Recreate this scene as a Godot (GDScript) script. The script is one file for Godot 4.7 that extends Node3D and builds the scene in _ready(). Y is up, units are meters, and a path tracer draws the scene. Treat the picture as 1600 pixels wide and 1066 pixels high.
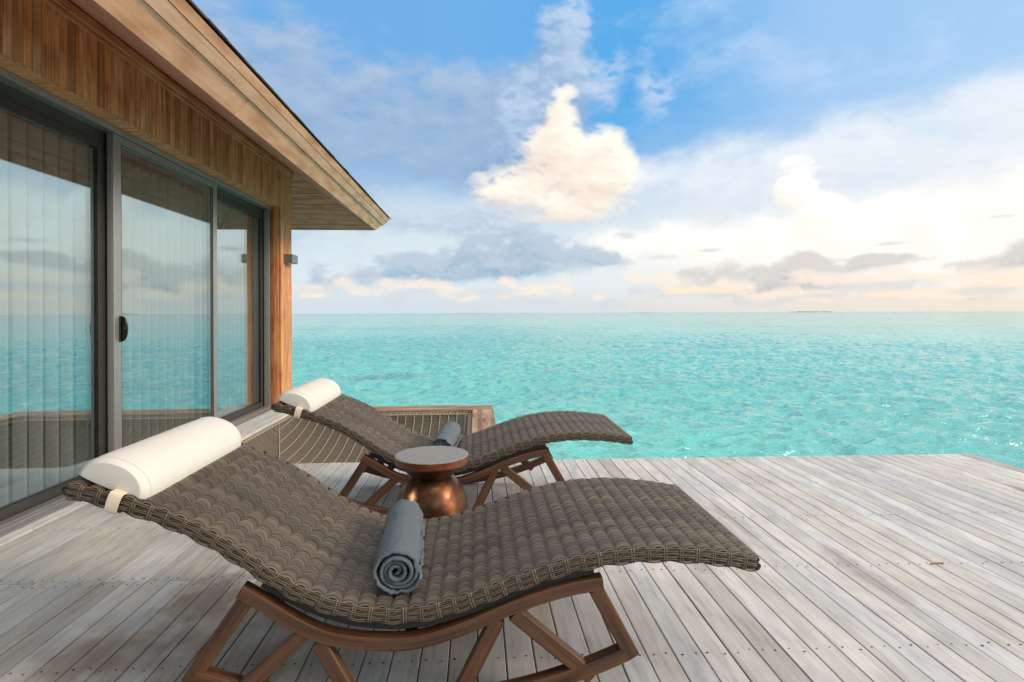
extends Node3D

# ---------------------------------------------------------------- mesh collector
class Geo:
	var v := PackedVector3Array()
	var n := PackedVector3Array()
	var c := PackedColorArray()
	var uv := PackedVector2Array()
	var uv2 := PackedVector2Array()
	var ix := PackedInt32Array()
	var tint := Color(1, 1, 1)

	func vert(p: Vector3, nn: Vector3, t := Vector2.ZERO, col := Color(-1, 0, 0)) -> int:
		v.push_back(p); n.push_back(nn); uv.push_back(t); uv2.push_back(t)
		c.push_back(tint if col.r < 0.0 else col)
		return v.size() - 1

	func tri(a: int, b: int, d: int) -> void:
		var g := (v[b] - v[a]).cross(v[d] - v[a])
		if g.dot(n[a] + n[b] + n[d]) > 0.0:
			ix.push_back(a); ix.push_back(d); ix.push_back(b)
		else:
			ix.push_back(a); ix.push_back(b); ix.push_back(d)

	func quad(a: int, b: int, d: int, e: int) -> void:
		tri(a, b, d); tri(a, d, e)

	# flat polygon patch of four points with its own normal
	func patch(a: Vector3, b: Vector3, d: Vector3, e: Vector3, outward: Vector3, s := 1.0) -> void:
		var nn := (b - a).cross(d - a).normalized()
		if nn.dot(outward) < 0.0:
			nn = -nn
		var u := (b - a).length() * s
		var w := (e - a).length() * s
		var i := vert(a, nn, Vector2(0, 0)); var j := vert(b, nn, Vector2(u, 0))
		var k := vert(d, nn, Vector2(u, w)); var l := vert(e, nn, Vector2(0, w))
		quad(i, j, k, l)

	# box with rounded (chamfered) edges; grain = axis along which u runs
	func box(xf: Transform3D, size: Vector3, ch := 0.003, grain := 0, off := Vector2.ZERO, us := 1.0) -> void:
		var h := size * 0.5
		ch = minf(ch, minf(h.x, minf(h.y, h.z)) * 0.9)
		var id := {}
		for sx in [-1, 1]:
			for sy in [-1, 1]:
				for sz in [-1, 1]:
					var s := Vector3(sx, sy, sz)
					for ax in 3:
						var p := Vector3(h.x - ch, h.y - ch, h.z - ch) * s
						p[ax] = h[ax] * s[ax]
						var nn := Vector3.ZERO
						nn[ax] = s[ax]
						var o1 := (ax + 1) % 3
						var o2 := (ax + 2) % 3
						var uax := grain if grain != ax else o1
						var vax := o1 if uax == o2 else o2
						if uax == o1: vax = o2
						var t := Vector2(p[uax], p[vax] + p[ax] * 0.37) * us + off
						id[[sx, sy, sz, ax]] = vert(xf * p, (xf.basis * nn).normalized(), t)
		for ax in 3:
			var o1 := (ax + 1) % 3
			var o2 := (ax + 2) % 3
			for s in [-1, 1]:
				var q := []
				for e in [[-1, -1], [1, -1], [1, 1], [-1, 1]]:
					var k := [0, 0, 0]
					k[ax] = s; k[o1] = e[0]; k[o2] = e[1]
					q.append(id[[k[0], k[1], k[2], ax]])
				quad(q[0], q[1], q[2], q[3])
			for e in [[-1, -1], [1, -1], [1, 1], [-1, 1]]:
				var k0 := [0, 0, 0]; var k1 := [0, 0, 0]
				k0[ax] = -1; k1[ax] = 1
				k0[o1] = e[0]; k1[o1] = e[0]; k0[o2] = e[1]; k1[o2] = e[1]
				quad(id[[k0[0], k0[1], k0[2], o1]], id[[k1[0], k1[1], k1[2], o1]], id[[k1[0], k1[1], k1[2], o2]], id[[k0[0], k0[1], k0[2], o2]])
		for sx in [-1, 1]:
			for sy in [-1, 1]:
				for sz in [-1, 1]:
					tri(id[[sx, sy, sz, 0]], id[[sx, sy, sz, 1]], id[[sx, sy, sz, 2]])

	func tube(path: Array, r: float, sides := 5, col := Color(-1, 0, 0), capped := true) -> void:
		var m := path.size()
		var first := v.size()
		var side := Vector3.ZERO
		var run := 0.0
		for i in m:
			var p: Vector3 = path[i]
			var a: Vector3 = path[maxi(i - 1, 0)]
			var b: Vector3 = path[mini(i + 1, m - 1)]
			var t := (b - a).normalized()
			if side == Vector3.ZERO:
				side = t.cross(Vector3.UP if absf(t.y) < 0.9 else Vector3.RIGHT).normalized()
			side = (side - t * side.dot(t)).normalized()
			var up := t.cross(side)
			if i > 0: run += (p - path[i - 1]).length()
			for k in sides:
				var g := TAU * k / sides
				var d := side * cos(g) + up * sin(g)
				vert(p + d * r, d, Vector2(run, r * g), col)
		for i in m - 1:
			for k in sides:
				var a0 := first + i * sides + k
				var a1 := first + i * sides + (k + 1) % sides
				quad(a0, a1, a1 + sides, a0 + sides)
		if capped:
			for e in [0, m - 1]:
				var f := first + int(e) * sides
				for k in range(1, sides - 1):
					tri(f, f + k, f + k + 1)

	# solid of revolution round y; profile = Vector2(radius, y) from top to bottom
	func lathe(prof: PackedVector2Array, seg := 64) -> void:
		var first := v.size()
		var m := prof.size()
		var run := 0.0
		for i in m:
			var t := (prof[mini(i + 1, m - 1)] - prof[maxi(i - 1, 0)]).normalized()
			var nn := Vector2(-t.y, t.x)
			if i > 0: run += prof[i].distance_to(prof[i - 1])
			for k in seg + 1:
				var g := TAU * k / seg
				vert(Vector3(prof[i].x * cos(g), prof[i].y, prof[i].x * sin(g)), Vector3(nn.x * cos(g), nn.y, nn.x * sin(g)), Vector2(float(k) / seg, run))
		for i in m - 1:
			for k in seg:
				var a := first + i * (seg + 1) + k
				quad(a, a + 1, a + seg + 2, a + seg + 1)

	# a bar of even width following 2D points in the x-y plane, between z0 and z1, with softened edges
	func bar2(pts: PackedVector2Array, w: float, z0: float, z1: float, ch := 0.003, us := 1.0, off := Vector2.ZERO) -> void:
		var m := pts.size()
		var ring := [Vector2(-w * 0.5 + ch, z0), Vector2(w * 0.5 - ch, z0), Vector2(w * 0.5, z0 + ch), Vector2(w * 0.5, z1 - ch), Vector2(w * 0.5 - ch, z1), Vector2(-w * 0.5 + ch, z1), Vector2(-w * 0.5, z1 - ch), Vector2(-w * 0.5, z0 + ch)]
		var rn := [Vector2(0, -1), Vector2(0, -1), Vector2(1, 0), Vector2(1, 0), Vector2(0, 1), Vector2(0, 1), Vector2(-1, 0), Vector2(-1, 0)]
		var first := v.size()
		var run := 0.0
		for i in m:
			var t := (pts[mini(i + 1, m - 1)] - pts[maxi(i - 1, 0)]).normalized()
			var sd := Vector2(-t.y, t.x)
			if i > 0: run += pts[i].distance_to(pts[i - 1])
			for k in 8:
				var q: Vector2 = pts[i] + sd * ring[k].x
				vert(Vector3(q.x, q.y, ring[k].y), Vector3(sd.x * rn[k].x, sd.y * rn[k].x, rn[k].y), (Vector2(run, ring[k].x + ring[k].y) * us + off))
		for i in m - 1:
			for k in 8:
				var a := first + i * 8 + k
				var b := first + i * 8 + (k + 1) % 8
				quad(a, b, b + 8, a + 8)
		for e in [0, m - 1]:
			var t := (pts[1] - pts[0]).normalized() * -1.0 if e == 0 else (pts[m - 1] - pts[m - 2]).normalized()
			var f := v.size()
			for k in 8:
				vert(v[first + int(e) * 8 + k], Vector3(t.x, t.y, 0), Vector2(ring[k].x, ring[k].y) * us + off)
			for k in range(1, 7):
				tri(f, f + k, f + k + 1)

	func mesh() -> ArrayMesh:
		var a := []
		a.resize(Mesh.ARRAY_MAX)
		a[Mesh.ARRAY_VERTEX] = v; a[Mesh.ARRAY_NORMAL] = n; a[Mesh.ARRAY_COLOR] = c
		a[Mesh.ARRAY_TEX_UV] = uv; a[Mesh.ARRAY_TEX_UV2] = uv2; a[Mesh.ARRAY_INDEX] = ix
		var m := ArrayMesh.new()
		m.add_surface_from_arrays(Mesh.PRIMITIVE_TRIANGLES, a)
		return m

# ---------------------------------------------------------------- node helpers
var used := {}
var rng := RandomNumberGenerator.new()

func numbered(called: String) -> String:
	used[called] = used.get(called, -1) + 1
	return called if used[called] == 0 else "%s_%03d" % [called, used[called]]

func tag(o: Node3D, label: String, category: String, group := "", kind := "") -> Node3D:
	if label: o.set_meta("label", label)
	if category: o.set_meta("category", category)
	if group: o.set_meta("group", group)
	if kind: o.set_meta("kind", kind)
	return o

func thing(called: String, label: String, category: String, xf := Transform3D(), group := "", kind := "") -> Node3D:
	var o := Node3D.new()
	o.name = numbered(called)
	o.transform = xf
	add_child(o)
	return tag(o, label, category, group, kind)

func put(called: String, m: Mesh, mat: Material, parent: Node, xf := Transform3D(), kind := "") -> MeshInstance3D:
	var o := MeshInstance3D.new()
	var nm := called
	if parent == self:
		nm = numbered(called)
	else:
		var tally: Dictionary = parent.get_meta("tally", {})
		tally[called] = tally.get(called, -1) + 1
		parent.set_meta("tally", tally)
		if tally[called] > 0: nm = "%s_%03d" % [called, tally[called]]
	o.name = nm
	o.mesh = m
	o.material_override = mat
	o.transform = xf
	if kind: o.set_meta("kind", kind)
	parent.add_child(o, true)
	return o

func bx(size: Vector3, ch := 0.003, grain := 0, off := Vector2.ZERO, us := 1.0) -> ArrayMesh:
	var g := Geo.new()
	g.box(Transform3D(), size, ch, grain, off, us)
	return g.mesh()

func span(x0: float, x1: float, y0: float, y1: float, z0: float, z1: float, ch := 0.003, grain := 2, off := Vector2.ZERO, us := 1.0) -> ArrayMesh:
	var g := Geo.new()
	g.box(Transform3D(Basis(), Vector3(x0 + x1, y0 + y1, z0 + z1) * 0.5), Vector3(absf(x1 - x0), absf(y1 - y0), absf(z1 - z0)), ch, grain, off, us)
	return g.mesh()

func at(x: float, y: float, z: float) -> Transform3D:
	return Transform3D(Basis(), Vector3(x, y, z))

func s2l(r: float, g: float, b: float) -> Color:
	return Color(r / 255.0, g / 255.0, b / 255.0).srgb_to_linear()

# ---------------------------------------------------------------- textures and materials
func noise(sd: int, f: float, oct := 4, kind := FastNoiseLite.TYPE_SIMPLEX_SMOOTH) -> FastNoiseLite:
	var k := FastNoiseLite.new()
	k.seed = sd
	k.frequency = f
	k.noise_type = kind
	k.fractal_type = FastNoiseLite.FRACTAL_FBM if oct > 1 else FastNoiseLite.FRACTAL_NONE
	k.fractal_octaves = oct
	return k

# seamless noise, stretched along u, as bytes 0..255
func grey(sd: int, f: float, w: int, h: int, along := 1, oct := 4) -> PackedByteArray:
	var im := noise(sd, f, oct).get_seamless_image(maxi(8, w / along), h)
	im.convert(Image.FORMAT_L8)
	if along > 1:
		im.resize(w, h, Image.INTERPOLATE_CUBIC)
	return im.get_data()

func tex(im: Image) -> ImageTexture:
	return ImageTexture.create_from_image(im)

# wood: [albedo texture, relief texture] from dark, mid and pale grain colours (sRGB 0..255)
func wood(sd: int, w: int, h: int, dark: Vector3, mid: Vector3, pale: Vector3, blotch: float, hair: float, contrast := 1.0) -> Array:
	var streak := grey(sd, 0.03, w, h, 24, 4)
	var fine := grey(sd + 1, 0.16, w, h, 40, 3)
	var blot := grey(sd + 2, 0.012, w, h, 3, 5)
	var speck := grey(sd + 3, 0.35, w, h, 6, 2)
	var a := PackedByteArray(); a.resize(w * h * 3)
	var b := PackedByteArray(); b.resize(w * h)
	for i in w * h:
		var s := streak[i] / 255.0
		var f := fine[i] / 255.0
		var t := clampf(0.5 + ((s - 0.5) * 1.5 + (f - 0.5) * 0.8) * contrast + (blot[i] / 255.0 - 0.5) * blotch, 0.0, 1.0)
		var q := dark.lerp(mid, t * 2.0) if t < 0.5 else mid.lerp(pale, t * 2.0 - 1.0)
		var line := clampf((0.30 - f) * 6.0, 0.0, 1.0) * hair * clampf(speck[i] / 90.0 - 0.6, 0.0, 1.0)
		q *= 1.0 - 0.6 * line
		q *= 1.0 + (speck[i] / 255.0 - 0.5) * 0.10
		a[i * 3] = int(clampf(q.x, 0, 255)); a[i * 3 + 1] = int(clampf(q.y, 0, 255)); a[i * 3 + 2] = int(clampf(q.z, 0, 255))
		b[i] = int(clampf(255.0 * (0.35 + 0.45 * f + 0.2 * s - 0.4 * line), 0, 255))
	return [tex(Image.create_from_data(w, h, false, Image.FORMAT_RGB8, a)), tex(Image.create_from_data(w, h, false, Image.FORMAT_L8, b))]

func mat(called: String, col: Color, rough := 0.7, metal := 0.0) -> StandardMaterial3D:
	var m := StandardMaterial3D.new()
	m.resource_name = called
	m.albedo_color = col
	m.roughness = rough
	m.metallic = metal
	return m

func wood_mat(called: String, t: Array, tint: Color, scale: Vector2, rough := 0.7, relief := 0.06, vertex := false) -> StandardMaterial3D:
	var m := mat(called, tint, rough)
	m.albedo_texture = t[0]
	m.uv1_scale = Vector3(scale.x, scale.y, 1)
	m.heightmap_enabled = true
	m.heightmap_texture = t[1]
	m.heightmap_scale = relief
	m.vertex_color_use_as_albedo = vertex
	return m

func flat_map(bytes: PackedByteArray, w: int, h: int) -> ImageTexture:
	return tex(Image.create_from_data(w, h, false, Image.FORMAT_L8, bytes))

# ---------------------------------------------------------------- sky
var sky_base: FastNoiseLite
var sky_mid: FastNoiseLite
var sky_fine: FastNoiseLite
var puffs := []     # layers of clouds: {list, top, bottom, soft, amp, gain}

func hue(r: float, g: float, b: float, k := 1.0) -> Vector3:
	var c := s2l(r, g, b)
	return Vector3(c.r, c.g, c.b) * k

func layer(list: Array, top: Vector3, bottom: Vector3, soft: float, amp: float, opacity := 1.0, rimlight := 0.0, fine := 1.0) -> void:
	puffs.append({"list": list, "top": top, "bottom": bottom, "soft": soft, "amp": amp, "op": opacity, "rim": rimlight, "fine": fine})

func plan_sky() -> void:
	sky_base = noise(11, 2.2, 5)
	sky_mid = noise(12, 9.0, 5)
	sky_fine = noise(13, 26.0, 4)
	# far low haze banks all round, seeded
	var r := RandomNumberGenerator.new(); r.seed = 5
	# wide soft grey blue sheets high on the left
	layer([[-14, 17, 16, 7], [-30, 21, 16, 9], [0, 20, 9, 5], [-22, 10, 9, 4], [4, 15, 7, 4], [-60, 24, 22, 10], [-95, 20, 24, 9], [9, 23, 3.2, 5.5], [6.5, 18, 3.6, 5]], hue(174, 195, 222), hue(134, 168, 205), 1.4, 1.15, 0.95, 0.0, 0.4)
	layer([[8.6, 24, 2.4, 4.5], [10.0, 26.5, 1.5, 3], [4.5, 19, 2.8, 4.0], [12.6, 21.5, 1.8, 2.6], [16.5, 22.5, 1.4, 3.2], [18.4, 20.5, 2.0, 2.6], [14.4, 24.0, 0.9, 2.4]], hue(196, 214, 238), hue(158, 188, 222), 2.0, 2.2, 0.75, 0.0, 1.0)
	layer([[24, 21, 9, 3.2], [36, 20, 10, 2.6], [22, 26, 8, 3.0], [47, 24, 9, 3.5], [17, 17.5, 4, 1.6]], hue(206, 224, 245), hue(170, 203, 239), 2.4, 2.0, 0.40, 0.0, 0.5)
	# cirrus veil on the right
	layer([[34, 12.0, 20, 4.0], [48, 13.4, 20, 4.6], [24, 11.5, 10, 3.6], [60, 13, 22, 6], [18, 13.4, 5.5, 1.8], [84, 15, 22, 8]], hue(240, 244, 248), hue(226, 234, 243), 2.2, 1.3, 0.86, 0.0, 0.4)
	layer([[40, 6.5, 16, 4.2], [58, 7, 18, 6], [26, 6, 10, 3], [14, 6.5, 7, 2.4]], hue(253, 249, 242, 1.12), hue(251, 242, 230, 1.06), 1.6, 1.0, 0.88, 0.0, 0.4)
	# bright towers on the right
	layer([[30.2, 11.4, 1.7, 2.0], [31.6, 9.4, 2.6, 2.4], [33, 7.2, 2.9, 2.3], [35.2, 5.8, 2.4, 1.7], [40.3, 7.6, 1.9, 2.4], [40.8, 5.8, 2.4, 2.0], [52, 9, 3, 3.4], [55.5, 7, 4, 3]], hue(255, 253, 248, 1.06), hue(251, 242, 230), 1.1, 1.6, 0.93)
	# grey puffs left of the big cumulus
	layer([[-8.5, 9.6, 3.4, 2.4], [-3.5, 9.0, 3.8, 2.2], [1.5, 9.2, 3.6, 2.2], [-12.5, 8.2, 2.6, 1.8], [-20, 9, 4, 2.0], [3.5, 8.0, 4, 1.4]], hue(204, 217, 232), hue(168, 187, 208), 1.4, 1.8, 0.90, 0.6)
	# the big cumulus
	layer([[9.0, 19.4, 1.4, 2.2], [8.2, 17.4, 2.3, 2.2], [13.4, 16.8, 1.6, 1.7], [13.8, 15.2, 2.1, 2.2], [9.0, 15.0, 3.8, 2.8], [12.4, 13.2, 3.9, 2.8], [5.2, 12.8, 3.8, 2.2], [8.4, 11.6, 4.6, 2.4], [12.0, 11.0, 3.2, 2.0], [9.6, 9.4, 2.6, 1.6], [2.6, 12.2, 3.2, 1.7]], hue(255, 250, 236, 1.02), hue(245, 226, 210), 1.5, 1.75, 0.95, 0.0, 0.75)
	# long grey bank low on the left
	layer([[-14.6, 3.6, 2.6, 1.4], [-8.6, 4.3, 4.2, 1.7], [-4.0, 5.1, 4.4, 1.8], [0.6, 5.7, 4.8, 1.9], [5.0, 6.5, 4.4, 2.0], [9.0, 6.1, 4.0, 1.8], [-4, 3.6, 4, 0.8], [3, 4.0, 5, 0.9], [13, 5.2, 2.8, 0.9], [-24, 4.6, 4, 1.4], [-31, 3.8, 4, 1.2]], hue(186, 202, 218), hue(148, 177, 203), 1.2, 1.7, 0.94, 1.0)
	# thin dark streaks
	layer([[18.0, 5.4, 2.6, 0.35], [22.5, 5.9, 1.8, 0.24], [37.5, 5.7, 1.7, 0.2], [44, 7.2, 2.2, 0.2], [15, 7.6, 1.4, 0.5]], hue(204, 209, 214), hue(200, 203, 206), 1.2, 1.2, 0.7)
	# grey bank low on the right
	layer([[22.4, 3.3, 2.6, 1.1], [25.0, 3.9, 2.4, 1.1], [28.6, 3.4, 3.2, 1.1], [31.4, 4.6, 1.7, 0.9], [34.0, 3.9, 3.6, 0.8], [37.4, 4.5, 2.6, 0.5], [24.0, 1.9, 6.0, 1.0], [31.0, 2.3, 4.0, 0.9], [43.0, 3.3, 2.0, 0.8], [46.0, 4.0, 2.8, 1.2], [49.0, 5.2, 3.6, 1.9], [54.0, 5.6, 4, 2.0]], hue(214, 211, 208), hue(190, 192, 195), 1.2, 1.7, 0.90, 1.0)
	# warm small puffs low on the right
	var peach := []
	for k in 34:
		peach.append([19.0 + k * 1.15 + r.randf_range(-0.6, 0.6), r.randf_range(0.8, 2.7), r.randf_range(0.9, 2.2), r.randf_range(0.35, 0.8)])
	layer(peach, hue(254, 235, 210), hue(224, 211, 201), 1.6, 2.2, 0.85)
	# small cumuli along the whole horizon
	var low := []
	var lowgrey := []
	for k in 190:
		var az := -180.0 + 360.0 * k / 190.0 + r.randf_range(-0.8, 0.8)
		low.append([az, r.randf_range(1.2, 3.3), r.randf_range(0.9, 2.2), r.randf_range(0.45, 1.1)])
		if k % 2 == 0: lowgrey.append([az + r.randf_range(-1, 1), r.randf_range(0.8, 2.3), r.randf_range(1.0, 2.8), r.randf_range(0.3, 0.6)])
	layer(low, hue(252, 236, 220), hue(210, 213, 215), 1.5, 2.2, 0.82)
	layer(lowgrey, hue(208, 216, 223), hue(196, 207, 215), 1.4, 1.4, 0.6)
	# clouds of the same kind round the other sides of the sky
	var rest := []; var restgrey := []
	for k in 90:
		var az := 62.0 + r.randf_range(0.0, 252.0)
		var el := 4.0 + 40.0 * pow(r.randf(), 1.6)
		var s := r.randf_range(2.5, 7.0)
		rest.append([az if az < 180.0 else az - 360.0, el, s, s * 0.42])
		restgrey.append([az + 3.0 if az < 177.0 else az - 357.0, el - s * 0.22, s * 1.1, s * 0.28])
	var overhead_fill := []  # unseen, extra bright cloud cover added overhead to lift the fill light
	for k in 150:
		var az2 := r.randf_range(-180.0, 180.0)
		overhead_fill.append([az2, r.randf_range(38.0, 88.0), r.randf_range(10.0, 24.0), r.randf_range(4.0, 8.0)])
	layer(overhead_fill, hue(255, 252, 246, 1.5), hue(250, 247, 243, 1.3), 1.1, 1.3, 0.94)
	layer(rest, hue(248, 243, 236), hue(222, 220, 220), 1.1, 1.5, 0.88)
	layer(restgrey, hue(182, 197, 214), hue(166, 186, 206), 1.2, 1.5, 0.8, 0.5)

# radiance of a piece of the sky: w x h pixels from (az0, el1) downward at res pixels per degree
func paint_sky(az0: float, el1: float, w: int, h: int, res: float) -> Image:
	var out := PackedFloat32Array(); out.resize(w * h * 3)
	var n1 := PackedFloat32Array(); n1.resize(w * h)
	var n2 := PackedFloat32Array(); n2.resize(w * h)
	var n3 := PackedFloat32Array(); n3.resize(w * h)
	var t_left := hue(112, 172, 228); var t_mid := hue(92, 170, 230); var t_right := hue(164, 203, 241)
	var l_left := hue(216, 229, 236); var l_right := hue(252, 247, 240)
	var h_left := hue(208, 219, 226); var h_right := hue(238, 224, 206)
	for y in h:
		var el := el1 - (y + 0.5) / res
		var ce := cos(deg_to_rad(el)); var se := sin(deg_to_rad(el))
		for x in w:
			var az := az0 + (x + 0.5) / res
			var ar := deg_to_rad(az)
			var dx := sin(ar) * ce; var dz := -cos(ar) * ce
			var yy := se * 1.9
			var i := y * w + x
			n1[i] = sky_base.get_noise_3d(dx, yy, dz)
			n2[i] = sky_mid.get_noise_3d(dx, yy, dz)
			n3[i] = sky_fine.get_noise_3d(dx, yy, dz)
			# how far the sun's side of the sky is
			var dsun := absf(az - 108.0)
			if dsun > 180.0: dsun = 360.0 - dsun
			var warm := 1.0 - smoothstep(58.0, 116.0, dsun)
			var deep := 1.0 - smoothstep(1.0, 19.0, absf(az - 14.0))
			var top := t_left.lerp(t_right, warm).lerp(t_mid, deep)
			var low := l_left.lerp(l_right, warm)
			var hor := h_left.lerp(h_right, warm)
			var k := smoothstep(4.0, 21.0, el + n1[i] * 3.0)
			var c := low.lerp(top, k)
			c = c.lerp(hor, (1.0 - smoothstep(0.0, 3.2, el)) * 0.9)
			if el > 30.0: c *= 1.0 - 0.18 * smoothstep(30.0, 80.0, el)
			out[i * 3] = c.x; out[i * 3 + 1] = c.y; out[i * 3 + 2] = c.z
	var f := PackedFloat32Array()
	var qf := PackedFloat32Array()
	for p in puffs:
		f.resize(0); f.resize(w * h)
		var lo := h; var hi := -1
		for e in p.list:
			var reach := 1.7
			var ya := clampi(int((el1 - e[1] - e[3] * reach) * res), 0, h)
			var yb := clampi(int((el1 - e[1] + e[3] * reach) * res) + 1, 0, h)
			for turn in [-360.0, 0.0, 360.0]:
				var ca: float = e[0] + turn
				var xa := clampi(int((ca - e[2] * reach - az0) * res), 0, w)
				var xb := clampi(int((ca + e[2] * reach - az0) * res) + 1, 0, w)
				if xb <= xa or yb <= ya: continue
				lo = mini(lo, ya); hi = maxi(hi, yb)
				for y in range(ya, yb):
					var v: float = (el1 - (y + 0.5) / res - e[1]) / e[3]
					for x in range(xa, xb):
						var u: float = (az0 + (x + 0.5) / res - ca) / e[2]
						var d := 1.0 - (u * u + v * v) / (reach * reach)
						if d > 0.0:
							d = d * d
							var i := y * w + x
							f[i] = f[i] + d - f[i] * d * 0.55
		if hi < 0: continue
		var fine: float = p.fine; var amp: float = p.amp; var soft: float = p.soft; var op: float = p.op; var rl: float = p.rim
		var ct: Vector3 = p.top; var cb: Vector3 = p.bottom
		qf.resize(0); qf.resize(w * h)
		for i in range(lo * w, hi * w):
			var g := f[i]
			if g > 0.004:
				qf[i] = g + amp * (0.26 * n1[i] + 0.50 * n2[i] + fine * (0.22 * n3[i] + 0.30 * (0.18 - absf(n3[i])))) * smoothstep(0.0, 0.25, g)
		var o1 := Vector2i(int(0.22 * res), int(0.35 * res)); var o2 := Vector2i(int(0.6 * res), int(0.9 * res)); var o3 := Vector2i(int(1.3 * res), int(2.0 * res))
		for y in range(lo, hi):
			for x in w:
				var i := y * w + x
				var q := qf[i]
				if q <= 0.02: continue
				var up := maxi(0, y - o2.y) * w + x
				var under := clampf((f[up] - f[i]) * 2.0, 0.0, 1.0)
				var a := smoothstep(0.30 - 0.22 * under, 0.34 + soft * 0.6 * (1.0 + 1.3 * under), q) * op
				if a <= 0.002: continue
				# lit from the upper right: how much cloud lies that way
				var d1 := qf[maxi(0, y - o1.y) * w + mini(w - 1, x + o1.x)]
				var d2 := qf[maxi(0, y - o2.y) * w + mini(w - 1, x + o2.x)]
				var d3 := qf[maxi(0, y - o3.y) * w + mini(w - 1, x + o3.x)]
				var lit := clampf(0.60 + (q - d1) * 0.55 * fine + (q - d2) * 0.45 + (q - d3) * 0.35 - 0.12 * q, 0.0, 1.0)
				var c := cb.lerp(ct, lit)
				if rl > 0.0:
					var edge := (1.0 - smoothstep(0.30, 0.75, q)) * clampf((q - d2) * 2.0, 0.0, 1.0) * rl
					c = c.lerp(Vector3(0.93, 0.88, 0.81), edge * 0.75)
				out[i * 3] = lerpf(out[i * 3], c.x, a); out[i * 3 + 1] = lerpf(out[i * 3 + 1], c.y, a); out[i * 3 + 2] = lerpf(out[i * 3 + 2], c.z, a)
	# the glow of the low sun behind thin cloud, behind the camera on the right
	for y in h:
		var el := el1 - (y + 0.5) / res
		for x in w:
			var az := az0 + (x + 0.5) / res
			var da := absf(az - 108.0)
			if da > 180.0: da = 360.0 - da
			var d2 := da * da / (26.0 * 26.0) + (el - 22.0) * (el - 22.0) / (14.0 * 14.0)
			if d2 < 9.0:
				var k := 0.8 * exp(-d2)
				var i := (y * w + x) * 3
				out[i] += k; out[i + 1] += k * 0.90; out[i + 2] += k * 0.76
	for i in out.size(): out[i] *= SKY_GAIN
	return Image.create_from_data(w, h, false, Image.FORMAT_RGBF, out.to_byte_array())

func build_sky() -> PanoramaSkyMaterial:
	plan_sky()
	var small := paint_sky(-180.0, 90.0, 1024, 256, 1024.0 / 360.0)
	var res := 4096.0 / 360.0
	var all := Image.create_empty(4096, 2048, false, Image.FORMAT_RGBF)
	all.fill(Color(0.30, 0.50, 0.50))
	small.resize(4096, 1024, Image.INTERPOLATE_CUBIC)
	all.blit_rect(small, Rect2i(0, 0, 4096, 1024), Vector2i(0, 0))
	var x0 := int((180.0 - 42.0) * res); var x1 := int((180.0 + 52.0) * res)
	var y0 := int((90.0 - 31.0) * res)
	var win := paint_sky(x0 / res - 180.0, 90.0 - y0 / res, x1 - x0, 1024 - y0, res)
	all.blit_rect(win, Rect2i(0, 0, x1 - x0, 1024 - y0), Vector2i(x0, y0))
	# the panorama begins at azimuth 0 (straight ahead)
	var turned := Image.create_empty(4096, 2048, false, Image.FORMAT_RGBF)
	turned.blit_rect(all, Rect2i(2048, 0, 2048, 2048), Vector2i(0, 0))
	turned.blit_rect(all, Rect2i(0, 0, 2048, 2048), Vector2i(2048, 0))
	var m := PanoramaSkyMaterial.new()
	m.panorama = tex(turned)
	return m

# ---------------------------------------------------------------- the scene
const H := 1.1
const EXPOSURE := 1.7
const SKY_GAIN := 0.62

func _ready() -> void:
	rng.seed = 7
	var cam := Camera3D.new()
	cam.name = "camera"
	cam.set_frustum(1066.0 / 885.0 * 0.05, Vector2(0, -44.0 / 885.0 * 0.05), 0.05, 12000.0)
	cam.transform = Transform3D(Basis(Vector3.UP, -atan(55.0 / 885.0)) * Basis(Vector3(0, 0, 1), -0.0035), Vector3(0, H, 0))
	add_child(cam)
	cam.current = true
	var env := Environment.new()
	env.background_mode = Environment.BG_SKY
	env.sky = Sky.new()
	env.sky.sky_material = build_sky()
	env.tonemap_mode = Environment.TONE_MAPPER_LINEAR
	env.tonemap_exposure = EXPOSURE
	env.sdfgi_enabled = true
	env.ssao_enabled = true
	env.ssil_enabled = true
	var we := WorldEnvironment.new()
	we.name = "environment"
	we.environment = env
	add_child(we)
	var sun := DirectionalLight3D.new()
	sun.name = "sun"
	sun.light_energy = 0.5
	sun.light_color = Color(1.0, 0.92, 0.81)
	sun.light_angular_distance = 18.0
	sun.shadow_enabled = true
	sun.sky_mode = DirectionalLight3D.SKY_MODE_LIGHT_ONLY
	# the sun stands low on the right, a little behind the camera, veiled by thin cloud
	var sa := deg_to_rad(108.0); var sh := deg_to_rad(24.0)
	var from := Vector3(sin(sa) * cos(sh), sin(sh), -cos(sa) * cos(sh))
	sun.look_at_from_position(from * 10.0, Vector3.ZERO)
	add_child(sun)
	make_materials()
	build_sea()
	build_deck()
	build_house()
	build_net()
	build_loungers()
	build_small()

var M := {}

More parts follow.
